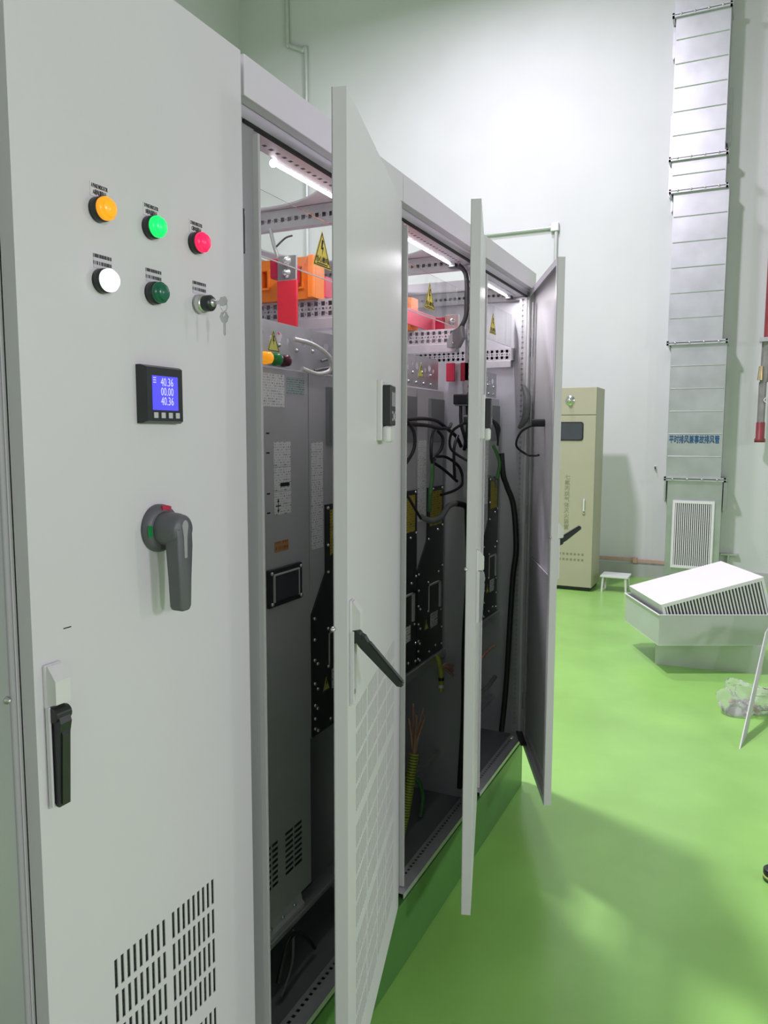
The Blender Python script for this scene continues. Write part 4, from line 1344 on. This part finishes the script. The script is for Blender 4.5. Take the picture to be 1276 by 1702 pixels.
al = math.radians(15.5)
T1 = (e1 * math.cos(al) + UP * math.sin(al))
TN = (UP * math.cos(al) - e1 * math.sin(al))
TH, TW, TD = .29, .775, .70
O = P + e1 * .012 + e2 * .014 + UP * .30          # upper near-left corner of the lid
t = thing('slatted_box', P + e1 * .4 + e2 * .37 + UP * .01, 'tilted white box with slatted side lying in the open tray', 'box')
build(MB().obox(O - TN * .004, T1 * TW, e2 * TD, TN * .004), 'box_lid', 'white_sheet', t)
m = MB()
m.obox(O - TN * TH, T1 * .004, e2 * TD, TN * (TH - .004))
m.obox(O - TN * TH + T1 * (TW - .004), T1 * .004, e2 * TD, TN * (TH - .004))
m.obox(O - TN * TH + T1 * .004 + e2 * (TD - .004), T1 * (TW - .008), e2 * .004, TN * (TH - .004))
build(m, 'box_walls', 'grey_sheet', t)
m = MB()
m.obox(O - TN * .026 + T1 * .004, T1 * (TW - .008), e2 * .02, TN * .022)
m.obox(O - TN * TH + T1 * .004, T1 * .02, e2 * .02, TN * (TH - .026))
m.obox(O - TN * TH + T1 * (TW - .024), T1 * .02, e2 * .02, TN * (TH - .026))
build(m, 'slat_frame', 'white_sheet', t)
build(MB().obox(O - TN * TH + T1 * .024 + e2 * .018, T1 * (TW - .048), e2 * .003, TN * (TH - .026)), 'slat_back', 'filter', t)
NSL = 30
for k in range(NSL):
    s = .024 + (k + .5) * (TW - .048) / NSL
    build(MB().obox(O - TN * TH + T1 * (s - .0045), T1 * .009, e2 * .016, TN * (TH - .026)), 'slat', 'white_sheet', t)

# sheet leaning on the tray
A = Vector((.030, 4.58, 0))
bd = Vector((.035, .24, 0))
up = Vector((.122, .87, .475))
nn = bd.cross(up).normalized()
solo(MB().obox(A, bd, up, nn * .006), 'leaning_sheet', 'grey_sheet', 'thin pale metal sheet leaning edge-on against the white tray', 'sheet')
solo(MB().obox(Vector((.20, 5.55, .0)), Vector((.5, .1, 0)), Vector((.06, .10, .55)), Vector((0, .006, 0))), 'leaning_sheet', 'white_sheet',
     'white sheet standing behind the leaning edge-on sheet at the right edge', 'sheet')

# clear plastic bag with fittings
def crumple(c, sx, sy, sz, seed, amp, sub=4, smooth=True):
    rnd = random.Random(seed)
    bm = bmesh.new()
    bmesh.ops.create_icosphere(bm, subdivisions=sub, radius=1)
    w = [(Vector((rnd.uniform(-1, 1), rnd.uniform(-1, 1), rnd.uniform(-1, 1))).normalized() * rnd.uniform(2.5, 9), rnd.uniform(0, 6), rnd.uniform(.3, 1)) for _ in range(12)]
    for v in bm.verts:
        p = v.co.copy()
        d = sum(a * math.sin(k.dot(p) + ph) / k.length * 3 for k, ph, a in w)
        p *= 1 + amp * d
        z = p.z * sz
        z = max(z, -sz * .62)
        v.co = Vector((p.x * sx, p.y * sy, z + sz * .62))
    return MB().frombm(bm, smooth, Matrix.Translation(c))


t = thing('plastic_bag', (.10, 5.25, 0), 'crumpled clear plastic bag of small fittings behind the leaning sheet', 'bag')
build(crumple((.10, 5.25, .001), .15, .12, .11, 3, .30, 4, False), 'bag_film', 'plastic_bag', t)
for k in range(10):
    a = k * 2.4
    rr = .025 + .009 * k
    build(crumple((.08 + rr * math.cos(a), 5.24 + rr * .7 * math.sin(a), .02 + .006 * (k % 3)), .022, .02, .02, 20 + k, .12, 2), 'fitting', 'steel' if k % 3 else 'bag_content', t)
t = thing('pinkish_parcel', (.38, 5.3, 0), 'pinkish wrapped parcel beside the plastic bag at right edge', 'parcel')
build(crumple((.38, 5.30, .001), .12, .14, .09, 11, .16), 'wrapping', 'bag_content', t)
build(MB().tube([(.31, 5.22, .10), (.36, 5.26, .125), (.42, 5.3, .11)], .006, 6), 'string', 'white_plastic', t)

# tape rolls at the right edge
t = thing('tape_roll', (.170, 3.24, 0), 'yellow and green tape roll on the floor at the right edge', 'tape')
build(MB().lathe((.170, 3.24, 0), (0, 0, 1), [(.02, 0), (.038, 0), (.04, .004), (.04, .012), (.02, .012), (.02, 0)], 24), 'green_band', 'rubber_green', t)
build(MB().lathe((.170, 3.24, .012), (0, 0, 1), [(.02, 0), (.039, 0), (.039, .01), (.02, .01), (.02, 0)], 24), 'yellow_band', 'yellow_pale', t)
t = thing('tape_roll', (.168, 3.24, .022), 'black tape roll stacked on the yellow and green one', 'tape')
build(MB().lathe((.168, 3.24, .0222), (0, 0, 1), [(.018, 0), (.036, 0), (.038, .004), (.038, .022), (.034, .026), (.018, .026), (.018, 0)], 24), 'tape_winding', 'black', t)
build(MB().lathe((.168, 3.24, .0242), (0, 0, 1), [(.015, 0), (.018, 0), (.018, .0245), (.015, .0245), (.015, 0)], 20), 'tape_core', 'cable_grey', t)
